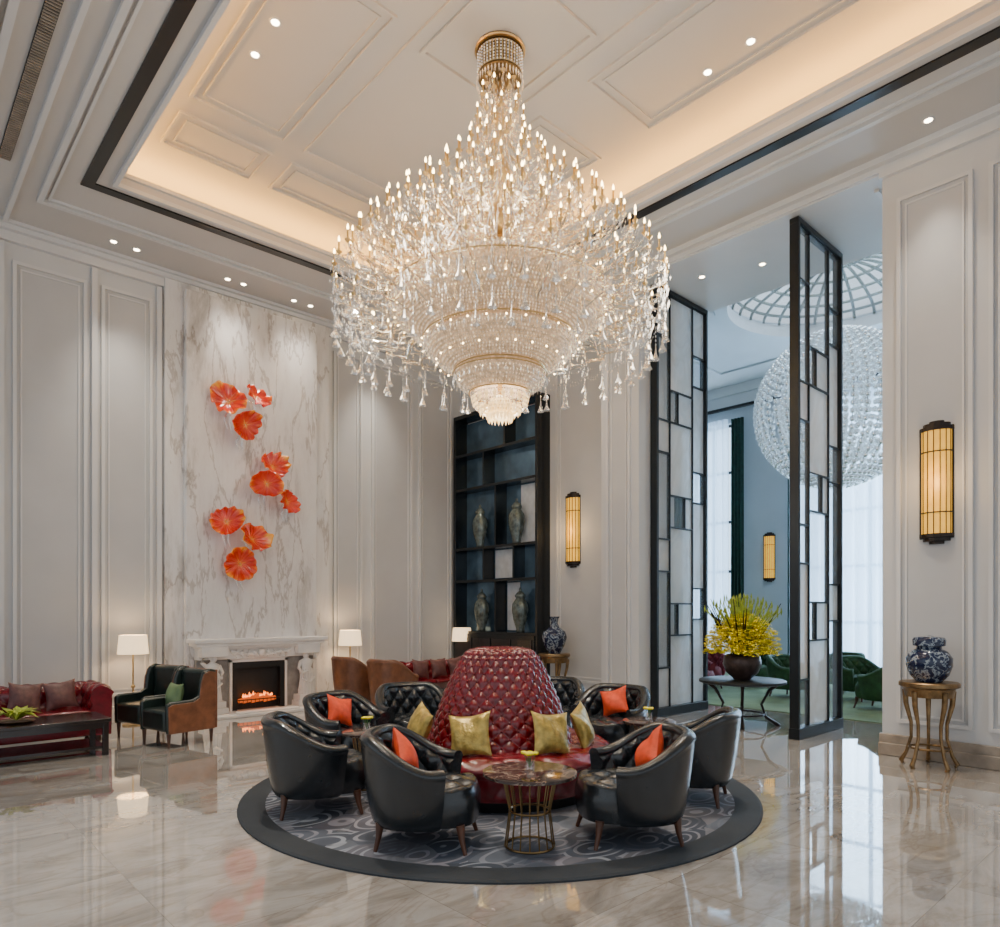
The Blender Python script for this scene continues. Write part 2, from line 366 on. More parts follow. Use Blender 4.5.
trim(MB().box(XW-.06,XW,7.03,YW-.2,CZ-.2,CZ).box(XW-.14,XW,7.1,YW-.2,CZ-.1,CZ))
for i,(x,w,h) in enumerate([(1.42,.05,.05),(.98,.07,.06),(.86,.05,.09),(.68,.10,.14),(.5,.08,.20),(.25,.2,.26)]):
    trim(MB().box(x-w,x+.0,-1,YW-.24,CZ-h,CZ))
v=thing('air_vent','long slotted linear air diffuser set in ceiling moulding','vent',(1.2,0,CZ-.03))
mkobj('vent_frame',MB().box(-.06,.06,3,9.6,.012,.03),BLACK,v)
m=MB()
for i in range(165):m.box(-.055,.055,3.03+i*.04,3.046+i*.04,0,.012)
mkobj('slats',m,STONE,v)
def pY(x0,x1,z0=.38,z1=6.35,y=YW):
    m=MB()
    for o,w,t in ((0,.045,.04),(.09,.02,.02)):
        a,b,c,d=x0+o,x1-o,z0+o,z1-o
        m.box(a,a+w,y-t,y,c,d).box(b-w,b,y-t,y,c,d).box(a+w,b-w,y-t,y,c,c+w).box(a+w,b-w,y-t,y,d-w,d)
    trim(m)
    trim(MB().box(x0+.045,x1-.045,y-.006,y,z0+.045,z1-.045),WALL2)
def pX(y0,y1,z0=.38,z1=6.3,x=XP):
    m=MB()
    for o,w,t in ((0,.04,.04),(.08,.02,.02)):
        a,b,c,d=y0+o,y1-o,z0+o,z1-o
        m.box(x-t,x,a,a+w,c,d).box(x-t,x,b-w,b,c,d).box(x-t,x,a+w,b-w,c,c+w).box(x-t,x,a+w,b-w,d-w,d)
    trim(m)
    trim(MB().box(x-.006,x,y0+.04,y1-.04,z0+.04,z1-.04),WALL2)
for a,b in [(-2.6,-.9),(-.7,1.25),(1.5,2.38),(2.56,3.25),(6.3,6.9),(7.1,8.05),(8.2,9.05)]: pY(a,b)
for x in (1.37,2.47,3.34,6.21):
    trim(MB().box(x-.035,x+.035,YW-.06,YW,.24,6.56))
pX(7.2,8.55,x=XW);pX(6.42,6.88);pX(1.99,2.72);pX(.6,1.85);pX(-1,.45)
struct('baseboard_fireplace',MB().box(-5,3.4,YW-.05,YW,0,.24).box(6.16,XW,YW-.05,YW,0,.24),TRIMM,bevel=.01)
struct('baseboard_shelf',MB().box(XW-.05,XW,7.0,8.68,0,.24),TRIMM,bevel=.01)
struct('baseboard_pillar',MB().box(XP-.04,XP,6.28,7.0,0,.26),TRIMM,bevel=.01)
struct('baseboard_pier',MB().box(XP-.05,XP,-5,2.9,0,.24).box(XP-.08,XP-.05,-5,2.9,0,.14),STONE,bevel=.01)
trim(MB().box(3.40,6.16,YW-.12,YW,0,CZ-.1),MARW)
trim(MB().box(3.66,5.86,YW-.25,YW-.12,0,CZ-.22),MARW,bevel=.02)
trim(MB().box(XP-.02,XP,2.88,6.28,6.66,6.7).box(8.9,10.4,3.0,3.05,6.63,6.66),TRIMM)
# ------------------------------------------------------------ lounge beyond
LW=pm('lounge_wall_paint',(.50,.52,.54),.5,ns=1.5,na=.03)
LC=pm('lounge_ceiling_paint',(.60,.62,.64),.6,ns=1,na=.02)
FX=18.0;LZ=7.9
struct('wall_lounge_end',MB().box(9.6,18.4,13.0,13.2,0,8),LW)
m=MB().box(FX,FX+.3,11.3,13,0,8).box(FX,FX+.3,8.15,9.75,0,8).box(FX,FX+.3,-2,2.6,0,8)
m.box(FX,FX+.3,9.75,11.3,6.9,8).box(FX,FX+.3,2.6,8.15,6.9,8).box(FX,FX+.3,9.75,11.3,0,.12).box(FX,FX+.3,2.6,8.15,0,.12)
struct('wall_lounge_far',m,LW)
struct('wall_lounge_divider',MB().box(9.6,9.75,7,13,0,8).box(9.6,9.75,-2,2.88,0,8),LW)
cx,cy,rr,hs=14.15,5.55,2.05,4.4
vs=[];fs=[];n=96
for i in range(n):
    a=2*PI*i/n;c_,s_=cos(a),sin(a);k=hs/max(abs(c_),abs(s_))
    vs+=[(cx+rr*c_,cy+rr*s_,LZ),(cx+k*c_,cy+k*s_,LZ)]
for i in range(n):
    j=(i+1)%n;fs.append((2*i,2*j,2*j+1,2*i+1))
struct('ceiling_lounge',MB().add(vs,fs),LC)
struct('ceiling_lounge_edge',MB().box(9.6,18.4,cy+hs,13.2,LZ,LZ+.1).box(9.6,18.4,-2,cy-hs,LZ,LZ+.1).box(9.6,cx-hs,cy-hs,cy+hs,LZ,LZ+.1),LC)
m=MB();m.lathe([(2.3,LZ-.05),(2.05,LZ-.05),(2.05,LZ+.25),(2.12,LZ+.25)],64,(cx,cy,0),cap=False);m.lathe([(2.3,LZ-.05),(2.32,LZ)],64,(cx,cy,0),cap=False)
trim(m,LC)
wnd=thing('window_3','round domed skylight with metal mullions','skylight',(cx,cy,LZ+.2));wnd['kind']='structure'
m=MB()
for i in range(32):
    a=2*PI*i/32
    m.tube([(2.05*cos(t)*cos(a),2.05*cos(t)*sin(a),.55*sin(t)) for t in [k*PI/2/8 for k in range(9)]],.034,5)
for t in (.3,.55,.8,1.05,1.3):
    m.tube([(2.05*cos(t)*cos(a),2.05*cos(t)*sin(a),.55*sin(t)) for a in [2*PI*k/40 for k in range(41)]],.032,5)
mkobj('mullions',m,pm('green_gold_metal',(.05,.055,.025),.4,.3,ns=10),wnd)
m=MB();m.lathe([(2.05*cos(t),.55*sin(t)) for t in [k*PI/2/8 for k in range(8)]]+[(.02,.55)],40)
mkobj('panes',m,GLASS,wnd)
trim(MB().box(FX-.2,FX,-2,13,LZ-.25,LZ).box(FX-.1,FX,-2,13,LZ-.55,LZ-.25))
trim(MB().box(FX-.12,FX-.02,-2,13,LZ-.62,LZ-.55),DARKB)
trim(ring(11.2,16.8,1.8,9.6,.12,LZ-.05,LZ),LC)
def window(n,y0,y1,k):
    w=thing('window_%d'%n,'tall mullioned window with daylight behind','window',(FX+.15,0,0));w['kind']='structure'
    m=MB().box(-.04,.04,y0,y0+.08,.12,6.9).box(-.04,.04,y1-.08,y1,.12,6.9)
    for i in range(1,k):
        y=y0+(y1-y0)*i/k;m.box(-.04,.04,y-.04,y+.04,.12,6.9)
    for z in (.12,1.3,2.7,4.1,5.5,6.82):m.box(-.03,.03,y0,y1,z,z+.08)
    mkobj('frame',m,STEEL,w);mkobj('pane',MB().box(-.005,.005,y0,y1,.12,6.9),GLASS,w)
window(1,9.75,11.3,2);window(2,2.6,8.15,6)
def drape(name,mat,y0,y1,x,amp,nf,label,z0=.03,z1=6.95,th=1):
    m=MB().grid(lambda u,v:(x+amp*sin(2*PI*nf*u)*(.5+.5*(1-v)),y0+(y1-y0)*u,z0+(z1-z0)*v),int(nf*10),6)
    return mkobj(name,m,mat,smooth=True,ang=180,label=label,cat='curtain')
drape('sheer_curtain',SHEER,2.7,8.1,FX-.35,.10,20,'white sheer floor-length curtain across tall windows')
drape('sheer_curtain',SHEER,9.8,11.25,FX-.35,.06,8,'white sheer curtain over single tall window')
drape('drape',GREENDR,9.42,9.8,FX-.22,.06,4,'dark green gathered drape beside window')
drape('drape',GREENDR,11.2,11.7,FX-.22,.06,4,'dark green gathered drape beside window')
drape('drape',GREENDR,7.95,8.2,FX-.22,.05,3,'narrow dark green drape beside windows')
# ------------------------------------------------------------ screens
def screen(x0,x1,y,label,seed,clearp):
    w=x1-x0;H=6.64
    s=thing('lattice_screen',label,'screen',(x0,y,0),group='tall openwork screens')
    m=MB().box(0,w,-.07,.07,0,.14).box(0,w,-.06,.06,H-.07,H).box(0,.055,-.06,.06,.14,H-.07).box(w-.055,w,-.06,.06,.14,H-.07)
    mkobj('frame',m,STEEL,s,bevel=.005)
    xs=[.055,.055+(w-.11)*.26,.055+(w-.11)*.74,w-.055]
    bars=MB();t=.012
    for x in xs[1:3]: bars.box(x-t,x+t,-.03,.03,.14,H-.07)
    def pane(a,b,c,d,cl):
        mkobj('glass_panel' if cl else 'stone_panel',MB().box(a+t*.5,b-t*.5,-.008,.008,c+t*.5,d-t*.5),GLASS if cl else ALAB,s)
    cen=[.14,1.25,1.75,2.95,3.45,4.6,5.1,H-.07]
    for k in range(len(cen)-1):
        z0,z1=cen[k],cen[k+1];bars.box(xs[1],xs[2],-.03,.03,z1-t,z1+t)
        if k%2:
            xm=xs[1]+(xs[2]-xs[1])*(.35 if k%4==1 else .65)
            bars.box(xm-t,xm+t,-.03,.03,z0,z1)
            pane(xs[1],xm,z0,z1,True);pane(xm,xs[2],z0,z1,False)
        else: pane(xs[1],xs[2],z0,z1,clearp and k in(2,6))
    for ci,(a,b) in enumerate(((xs[0],xs[1]),(xs[2],xs[3]))):
        zz=[.14,.75,2.25,2.75,4.1,4.6,5.9,H-.07] if ci==0 else [.14,1.5,2.0,3.4,3.9,5.3,5.8,H-.07]
        for k in range(len(zz)-1):
            z0,z1=zz[k],zz[k+1];bars.box(a,b,-.03,.03,z1-t,z1+t)
            pane(a,b,z0,z1,(k%2==1) if not clearp else (k%3!=1))
    mkobj('lattice',bars,STEEL,s)
    return s
screen(8.92,10.38,6.2,'tall black steel lattice screen with pale stone panels beside pillar',3,False)
screen(8.72,10.12,3.94,'tall black steel lattice screen with frosted and clear panels',5,True)
# ------------------------------------------------------------ shelf unit
sx=XW
s=thing('display_shelf','tall black wooden display shelf with blue-grey back panels and jars','shelf',(sx,8.72,0))
W_=2.4;DP=.34
m=MB().box(-DP,0,0,.06,0,5.6).box(-DP,0,W_-.06,W_,0,5.6).box(-DP,0,.06,W_-.06,5.52,5.6).box(-DP-.02,0,.06,W_-.06,0,1.18)
mkobj('frame',m,SHELFW,s,bevel=.006)
for z in (1.18,2.2,2.85,4.05,4.75):
    mkobj('shelf_board',MB().box(-DP+.01,-.03,.06,W_-.06,z,z+.05),SHELFW,s)
for z0,z1,ys in ((1.23,2.2,(1.15,)),(2.25,2.85,(.65,1.5)),(2.90,4.05,(1.15,)),(4.10,4.75,(1.5,)),(4.80,5.52,(.9,))):
    for y in ys:mkobj('divider',MB().box(-DP+.02,-.03,y-.02,y+.02,z0,z1),SHELFW,s)
mkobj('back_panel',MB().box(-.03,-.005,.06,W_-.06,1.2,5.5),MIRB,s)
for (a,b,c,d) in ((.75,1.1,1.26,2.18),(.72,1.45,2.28,2.83),(.35,.72,2.93,4.03)):
    mkobj('back_inlay',MB().box(-.04,-.031,a,b,c,d),MIRW,s,label='pale marble inlay panel')
for k in range(4):
    mkobj('door',MB().box(-DP-.035,-DP-.02,.12+k*.56,.12+k*.56+.5,.12,1.1),WOOD,s,bevel=.004)
jar=MB().lathe([(.09,0),(.11,.02),(.10,.06),(.17,.25),(.205,.42),(.19,.55),(.12,.63),(.10,.66),(.13,.68),(.13,.71),(.08,.76),(.03,.79),(.035,.82),(.02,.85),(.004,.86)],28)
first=None
for (y,z,sc_) in ((9.3,1.232,.98),(10.4,1.232,.98),(9.4,2.902,1.),(10.45,2.902,1.)):
    if first is None:
        first=mkobj('ginger_jar',jar,SILVJAR,loc=(sx-.20,y,z),smooth=True,ang=60,label='lidded silver-grey ginger jar on display shelf',cat='jar',group='ginger jars on the display shelf');first.scale=(.7,.85,sc_)
    else:
        o=first.copy();COL.objects.link(o);o.location=(sx-.20,y,z);o.scale=(.7,.85,sc_)
# ------------------------------------------------------------ sconces
def sconce(x,y,z,first=None):
    if first: return clone(first,(x,y,z),0)
    s=thing('wall_sconce','tall art deco bronze wall lantern with lit amber glass','wall lamp',(x,y,z),group='amber wall lanterns')
    H=1.34
    m=MB();pts=[(.11*cos(a),.15*sin(a)) for a in [PI/2+PI*k/8 for k in range(9)]]
    m.extr([(p[0],p[1]) for p in pts],.10,H-.10,'z');mkobj('shade',m,AMBER,s)
    m=MB().box(-.012,.0,-.165,.165,.06,H-.06)
    for p in pts[::1]:
        m.box(p[0]*1.06-.004,p[0]*1.06+.004,p[1]*1.04-.004,p[1]*1.04+.004,.1,H-.1)
    for z0 in (.34,H-.34):
        m.extr([(1.09*p[0],1.07*p[1]) for p in pts],z0-.006,z0+.006,'z')
    mkobj('rib_frame',m,BRONZE,s)
    for up in (0,1):
        m=MB()
        for (sc1,za,zb) in ((1.13,.07,.11),(.9,.03,.07),(.5,0,.03)):
            if up: za,zb=H-zb,H-za
            m.extr([(sc1*p[0],sc1*p[1]) for p in pts],za,zb,'z')
        mkobj('end_cap',m,BRONZE,s)
    return s
s1=sconce(XP-.0,2.33,2.37);sconce(XW,8.15,2.4,s1);sconce(FX,8.8,2.4,s1)
# ------------------------------------------------------------ fireplace
fy=YW-.25
fp=thing('fireplace','carved white marble fireplace with statues and lit fire','fireplace',(4.76,fy,0))
mkobj('hearth',MB().box(-1.1,1.1,-.58,0,0,.05).box(-.5,.5,-.56,-.4,.05,.08),WHITEST,fp,bevel=.01)
m=MB().box(-1.1,1.1,-.38,0,1.14,1.2).box(-1.06,1.06,-.34,0,1.09,1.14).box(-1.0,1.0,-.28,0,1.05,1.09).box(-.98,.98,-.2,0,.88,1.05)
for sg in (-1,1): m.box(sg*.78-.2,sg*.78+.2,-.33,-.2,.93,1.09)
mkobj('mantel_shelf',m,WHITEST,fp,bevel=.008)
for sg in (-1,1):
    m=MB().box(sg*.73-.25,sg*.73+.25,-.08,0,.05,.88)
    mkobj('jamb',m,JAMBM,fp,bevel=.006)
    X=sg*.78
    mkobj('plinth',MB().box(X-.2,X+.2,-.36,-.08,.05,.14).box(X-.17,X+.17,-.33,-.08,.14,.24),WHITEST,fp,bevel=.008)
mkobj('inner_frame',MB().box(-.48,-.44,-.13,0,.05,.86).box(.44,.48,-.13,0,.05,.86).box(-.48,.48,-.13,0,.82,.88),WHITEST,fp)
m=MB()
for k in range(9):
    x=-.44+k*.11;m.ball((x,-.21,.94+.03*abs(cos(k*PI/4))),.038,8,6)
m.tube([(-.5+i*.05,-.215,1.0-.07*sin(PI*i/20)) for i in range(21)],.022,6)
m.ball((0,-.22,.965),.07,12,8)
for q in (-1,1):
    for k in range(4): m.tube([(q*(.1+k*.1),-.21,.9),(q*(.14+k*.1),-.225,.96),(q*(.1+k*.1),-.21,1.02)],.012,5)
mkobj('carved_swag',m,WHITEST,fp,smooth=True)
for sg in (-1,1):
    m=MB();X=sg*.78
    m.lathe([(.13,.24),(.14,.3),(.115,.42),(.10,.55),(.12,.62),(.085,.69),(.115,.77),(.10,.81),(.045,.835),(.04,.855)],16,(X,-.21,0),sy=.8)
    m.ball((X+sg*-.01,-.225,.895),.052,12,8,1.15);m.ball((X,-.205,.915),.058,12,8,.75)
    for q in (-1,1):
        up=(q==sg)
        if up: pts=[(X+q*.10,-.21,.79),(X+q*.16,-.22,.84),(X+q*.14,-.22,.93),(X+q*.08,-.22,.95)]
        else: pts=[(X+q*.10,-.21,.79),(X+q*.145,-.23,.68),(X+q*.11,-.29,.60),(X+q*.01,-.31,.63)]
        m.tube(pts,[.033,.03,.025,.018],8)
    for k in range(9):
        a=PI+PI*k/8;m.tube([(X+.135*cos(a),-.21+.11*sin(a),.25),(X+.105*cos(a+.15),-.21+.09*sin(a),.48),(X+.10*cos(a),-.21+.085*sin(a),.66)],.013,5)
    m.tube([(X-.12,-.29,.50),(X,-.33,.44),(X+.12,-.28,.52)],.02,6)
    mkobj('statue',m,WHITEST,fp,smooth=True,label='carved draped female statue supporting the mantel')
mkobj('firebox',MB().box(-.44,.44,-.02,-.005,.05,.82).box(-.44,-.36,-.12,-.02,.05,.82).box(.36,.44,-.12,-.02,.05,.82).box(-.36,.36,-.12,-.02,.72,.82),BLACK,fp)
m=MB()
for i in range(11):m.box(-.33+i*.066-.004,-.33+i*.066+.004,-.13,-.125,.08,.22)
m.box(-.36,.36,-.135,-.12,.2,.215);mkobj('fire_grate',m,BLACK,fp)
m=MB()
for i in range(7):
    a=random.uniform(-.5,.5);x=-.22+i*.07;m.tube([(x-.10,-.08,.2+.05*sin(a)),(x+.10,-.06,.25+.05*sin(a*3))],.035,8)
mkobj('log',m,LOG,fp,smooth=True)
m=MB()
for i in range(15):
    x=-.25+i*.035;h=random.uniform(.04,.10)
    m.lathe([(.004,0),(.018,.015),(.015,h*.4),(.007,h*.75),(.001,h)],8,(x,-.07+random.uniform(-.02,.02),.24))
mkobj('flame',m,FLAME,fp,smooth=True)
# glass flowers
def gflower(x,z,r,seed,T,dy):
    rn=random.Random(seed);k=rn.choice((4,5,6));ph=rn.random()*6
    s=thing('glass_flower','ruffled orange-red blown glass flower mounted on marble wall','wall art',(x,fy,z),group='blown glass wall flowers')
    def f(u,v):
        a=2*PI*u;rad=r*(.03+.97*v**.9)*(1+.09*v*sin(2*a+ph)+.05*v*sin(3*a+ph*2)+.03*v*sin(k*2*a))
        h=.36*r*v**1.7+.12*r*v*v*v*sin(k*2*a+ph)+.17*r*v*v*sin(2*a+ph)+.035*r*v*sin(k*4*a)
        return (rad*cos(a),rad*sin(a)*.92,h)
    m=MB().grid(f,144,12,cu=True)
    o=mkobj('bowl',m,FG,s,loc=(0,-dy,0),rot=T,smooth=True,ang=180)
    mo=o.modifiers.new('so','SOLIDIFY');mo.thickness=.006
    m=MB().tube([(0,.0,0),(0.02,-.06,-.02),(0,-dy*.6,0),(0,-dy+.005,0)],[.05,.02,.018,.02],8)
    m.tube([(0,-.03,-.02),(.03,-.05,-.12),(-.02,-.04,-r*.9),(.04,-.03,-r*1.5)],[.012,.03,.02,.003],6)
    m.tube([(0,-.05,0),(.08,-.06,-.1),(.06,-.05,-r*1.1),(.12,-.03,-r*1.7)],[.012,.022,.014,.003],6)
    mkobj('stem',m,CLEARG,s,smooth=True)
FL=[(4.25,4.92,.28,1.25,-.35,.16),(4.64,5.04,.22,1.10,.35,.26),(4.44,4.56,.24,1.80,.1,.34),(4.97,3.99,.26,1.20,.2,.16),(4.80,3.68,.24,1.75,-.35,.32),(5.19,3.44,.21,1.45,.4,.22),(4.22,3.03,.25,1.35,-.35,.16),(4.56,2.77,.28,1.15,.35,.30),(4.42,2.39,.27,1.75,-.15,.18)]
for i,(x,z,r,tx,tz,dy) in enumerate(FL):
    gflower(x,z,r,i*3+1,(tx,0,tz),dy)
# ------------------------------------------------------------ tufted helpers
def tuft(a,b,p=.45):
    return (abs(sin(PI*(a+b))*sin(PI*(a-b))))**p
def sstep(a,b,x):
    t=max(0,min(1,(x-a)/(b-a)));return t*t*(3-2*t)
def tub_chair(shell,inner,label,group,name='armchair'):
    s=thing(name,label,'armchair',group=group)
    def RR(th,a=.42,b=.41,n=2.25):
        return 1/((abs(sin(th))/a)**n+(abs(cos(th))/b)**n)**(1/n)
    TM=math.radians(124);NU=80
    def f(u,v):
        th=-TM+2*TM*u
        h=.775-.205*sstep(math.radians(38),math.radians(115),abs(th))
        Rb=RR(th)
        if v<.3:
            t=v/.3;z=.16+(h-.05-.16)*t;o=-.10+.10*(t**.55)
        elif v<.5:
            t=(v-.3)/.2;a=PI*t;o=-.045+.055*cos(a)+0.0;z=h-.05+.055*sin(a)
        elif v<.96:
            t=(v-.5)/.46;z=(h-.05)+(.32-(h-.05))*t
            o=-.10-.03*sin(PI*t*.5)
            fade=min(1,(1-t)*4+.2)*min(1,(t)*8+.15)
            o-=.040*tuft(th*1.9,(z)*5.0,.6)*fade-.012
        else:
            o=-.2;z=.16
        r=Rb+o
        return (r*sin(th),r*cos(th),z)
    m=MB().grid(f,NU*2,64)
    for u in (0,1):
        pts=[f(u,j/64) for j in range(65)];m.add(pts,[tuple(range(65)) if u else tuple(range(65))[::-1]])
    mkobj('backrest',m,inner,s,smooth=True,ang=60)
    def g(u,v):
        a=2*PI*u
        def sup(k):
            c_,s_=cos(a),sin(a);n=3.0
            q=1/((abs(c_)/.305)**n+(abs(s_)/.35)**n)**(1/n);return (q*c_*k,q*s_*k-.07)
        if v<.7:
            k=(v/.7)*.93;x,y=sup(k);z=.44-.02*k*k+.030*tuft(x*4.6,y*4.6,.6)*(1-k*.3)-.01
        else:
            t=(v-.7)/.3;k=.93+.07*sin(min(1,t*2.5)*PI/2);x,y=sup(k-.1*max(0,t-.6));z=.41-.235*t
        return (x,y,z)
    mkobj('seat',MB().grid(g,72,44,cu=True),inner,s,smooth=True,ang=75)
    for (x,y) in ((-.24,-.32),(.24,-.32),(-.23,.23),(.23,.23)):
        m=MB().tube([(x*1.12,y*1.12,0),(x*1.04,y*1.04,.09),(x,y,.19)],[.014,.02,.032],10)
        mkobj('leg',m,LEGW,s,smooth=True)
    return s
G1='dark leather tub armchairs round the rug'
RC=P(0,6.45)
ch=tub_chair(BLACKL,BLACKL,'black leather tub armchair with button-tufted inside on round rug',G1)
chairs=[(-1.52,5.68,1,.30),(-.56,4.90,1,-.10),(.97,5.0,-1,-.12),(1.66,6.02,-1,.45),(-1.54,7.0,1,-.65),(-.98,7.85,.4,-1),(1.22,7.68,-.6,-.85),(.62,8.55,-.2,-1)]
def wdir(l,d): return (l*R[0]+d*F[0], l*R[1]+d*F[1])
locs=[]
for i,(l,d,fl,fd) in enumerate(chairs):
    p=P(l,d);w=wdir(fl,fd);rz=face(*w)
    locs.append((p,rz))
    if i==0: ch.location=(p[0],p[1],.022);ch.rotation_euler=(0,0,rz)
    else: clone(ch,(p[0],p[1],.022),rz)
def pillow_mesh(w,h,t):
    m=MB()
    def f(sg):
        def g(u,v):
            x=2*u-1;y=2*v-1
            k=((1-x*x)*(1-y*y))**.5
            px=1-.13*(1-y*y);py=1-.13*(1-x*x)
            wr=.07*sin(7*x+5*y)*k*(1-k)*2
            return (x*w/2*px,sg*t/2*(k+wr)+.012*sin(3*x+2*y),y*h/2*py)
        return g
    m.grid(f(1),24,24);m.grid(f(-1),24,24);return m
def pillow(name,mat,w,label,group,loc,rz,tilt,roll=0,first=None):
    if first:o=first.copy();COL.objects.link(o);o['label']=label
    else:o=mkobj(name,pillow_mesh(w,w,.15),mat,smooth=True,ang=180,label=label,cat='pillow',group=group)
    o.location=loc;o.rotation_mode='XYZ'
    o.rotation_euler=(Matrix.Rotation(rz,3,'Z')@Matrix.Rotation(tilt,3,'X')@Matrix.Rotation(roll,3,'Y')).to_euler()
    return o
op=None
for i,rl,dr in ((1,.75,.15),(2,-.7,-.15),(4,.3,0),(6,-.3,0)):
    (px,py),rz=locs[i]
    bx,by=-sin(rz),cos(rz)
    o=pillow('throw_pillow',ORANGE,.32,'orange square throw pillow leaning in black armchair','orange throw pillows',(px+bx*.11,py+by*.11,.022+.60),rz+dr,-.45,rl,op)
    op=op or o
# ------------------------------------------------------------ rug
rug=thing('round_rug','round grey carpet with swirling cloud pattern and dark border','rug',(RC[0],RC[1],0))
mkobj('rug_field',MB().lathe([(2.07,0),(2.07,.02)],96),RUGM,rug)
mkobj('border',MB().lathe([(2.07,.0),(2.07,.021),(2.27,.021),(2.29,.012),(2.29,0)],96,cap=False),RUGB,rug)
# ------------------------------------------------------------ round sofa
so=thing('round_sofa','burgundy tufted leather circular sofa with tall conical back','sofa',(RC[0],RC[1],.022))
prof=[(.66,.40),(.63,.50),(.60,.60),(.565,.70),(.53,.80),(.49,.90),(.445,1.0),(.395,1.10),(.345,1.19),(.29,1.25),(.19,1.275),(.08,1.28),(.005,1.28)]
def pz(t):
    k=t*(len(prof)-1);i=min(int(k),len(prof)-2);q=k-i
    return (prof[i][0]*(1-q)+prof[i+1][0]*q,prof[i][1]*(1-q)+prof[i+1][1]*q)
NA,NVv=26,9
def f(u,v):
    r,z=pz(v);a=2*PI*u
    d=.022*tuft(u*NA,v*NVv,.72)*min(1,(1-v)*5)
    r2=r+d*.85;return (r2*cos(a),r2*sin(a),z+d*.4)
m=MB().grid(f,520,170,cu=True)
for i in range(2*NA):
    for j in range(2*NVv):
        if (i+j)%2==0:
            r,z=pz(j/2/NVv) ;a=2*PI*i/(2*NA)
            if r>.2:m.ball(((r+.004)*cos(a),(r+.004)*sin(a),z),.011,6,4)
mkobj('backrest',m,BURG,so,smooth=True,ang=90)
def f(u,v):
    a=2*PI*u
    if v<.6:
        t=v/.6;r=.58+.42*t;z=.40+.012+.018*sin(PI*t)-.02*max(0,t-.85)/.15
        z+=.018*tuft(u*20,t*2)
    else:
        t=(v-.6)/.4;r=1.0+.04*sin(PI*min(1,t*3))-.02*t;z=.39-.29*t
        r+=.020*tuft(u*26,t*1.0)*(1 if t<.9 else 0)
    return (r*cos(a),r*sin(a),z)
mkobj('seat',MB().grid(f,312,46,cu=True),BURG,so,smooth=True,ang=90)
mkobj('plinth',MB().lathe([(.9,0),(.95,.11)],64),BLACK,so)
gp=None
for ang,roll in ((-152,.25),(-108,-.15),(-58,.12),(-24,-.2)):
    a=math.radians(ang);w=wdir(cos(a),sin(a))
    px,py=RC[0]+w[0]*.80,RC[1]+w[1]*.80
    o=pillow('throw_pillow',GOLDSILK,.37,'gold silk square throw pillow leaning on burgundy round sofa','gold silk throw pillows',(px,py,.022+.60),face(*w),-.38,roll,gp)
    gp=gp or o
# ------------------------------------------------------------ round side tables
def round_table(label):
    t=thing('side_table',label,'table',group='round marble tables on the rug')
    mkobj('table_top',MB().lathe([(.30,.49),(.325,.495),(.325,.515),(.30,.52)],48),DMAR,t,smooth=True,ang=30)
    m=MB()
    for i in range(16):
        a=2*PI*i/16;b=a+.9
        m.tube([(.17*cos(a),.17*sin(a),.01),(.14*cos(a),.14*sin(a),.25),(.19*cos(a),.19*sin(a),.49)],.0055,5)
    for r,z in ((.17,.01),(.14,.25),(.19,.48)):
        m.tube([(r*cos(2*PI*k/32),r*sin(2*PI*k/32),z) for k in range(33)],.008,6)
    mkobj('base',m,BRASSPIN,t,smooth=True)
    return t
rt=round_table('round brown marble side table with brass wire base on rug');p=P(.205,4.78);rt.location=(p[0],p[1],.022)
tabs=[p]
for l,d,k in ((1.5,6.98,.8),(-1.22,6.35,.7) ):
    q=P(l,d);n_=clone(rt,(q[0],q[1],.022),0);n_.scale=(k,k,1);tabs.append(q)
def posy(x,y,z):
    v=thing('flower_vase','small glass vase with yellow flowers on marble side table','vase',(x,y,z),group='small table posies')
    mkobj('vase',MB().lathe([(.03,0),(.035,.01),(.03,.06),(.033,.07)],16),CLEARG,v,smooth=True)
    m=MB();m2=MB()
    for i in range(9):
        a=random.uniform(0,6.28);r=random.uniform(.01,.05);m.tube([(0,0,.02),(r*cos(a),r*sin(a),.11)],.003,4)
        for k in range(5):
            b=a+k*1.256;m2.ball((r*cos(a)+.012*cos(b),r*sin(a)+.012*sin(b),.12),.011,6,4)
    mkobj('stem',m,LEAF,v);mkobj('blossom',m2,YEL,v,smooth=True);return v
for p in tabs: posy(p[0],p[1],.022+.52)
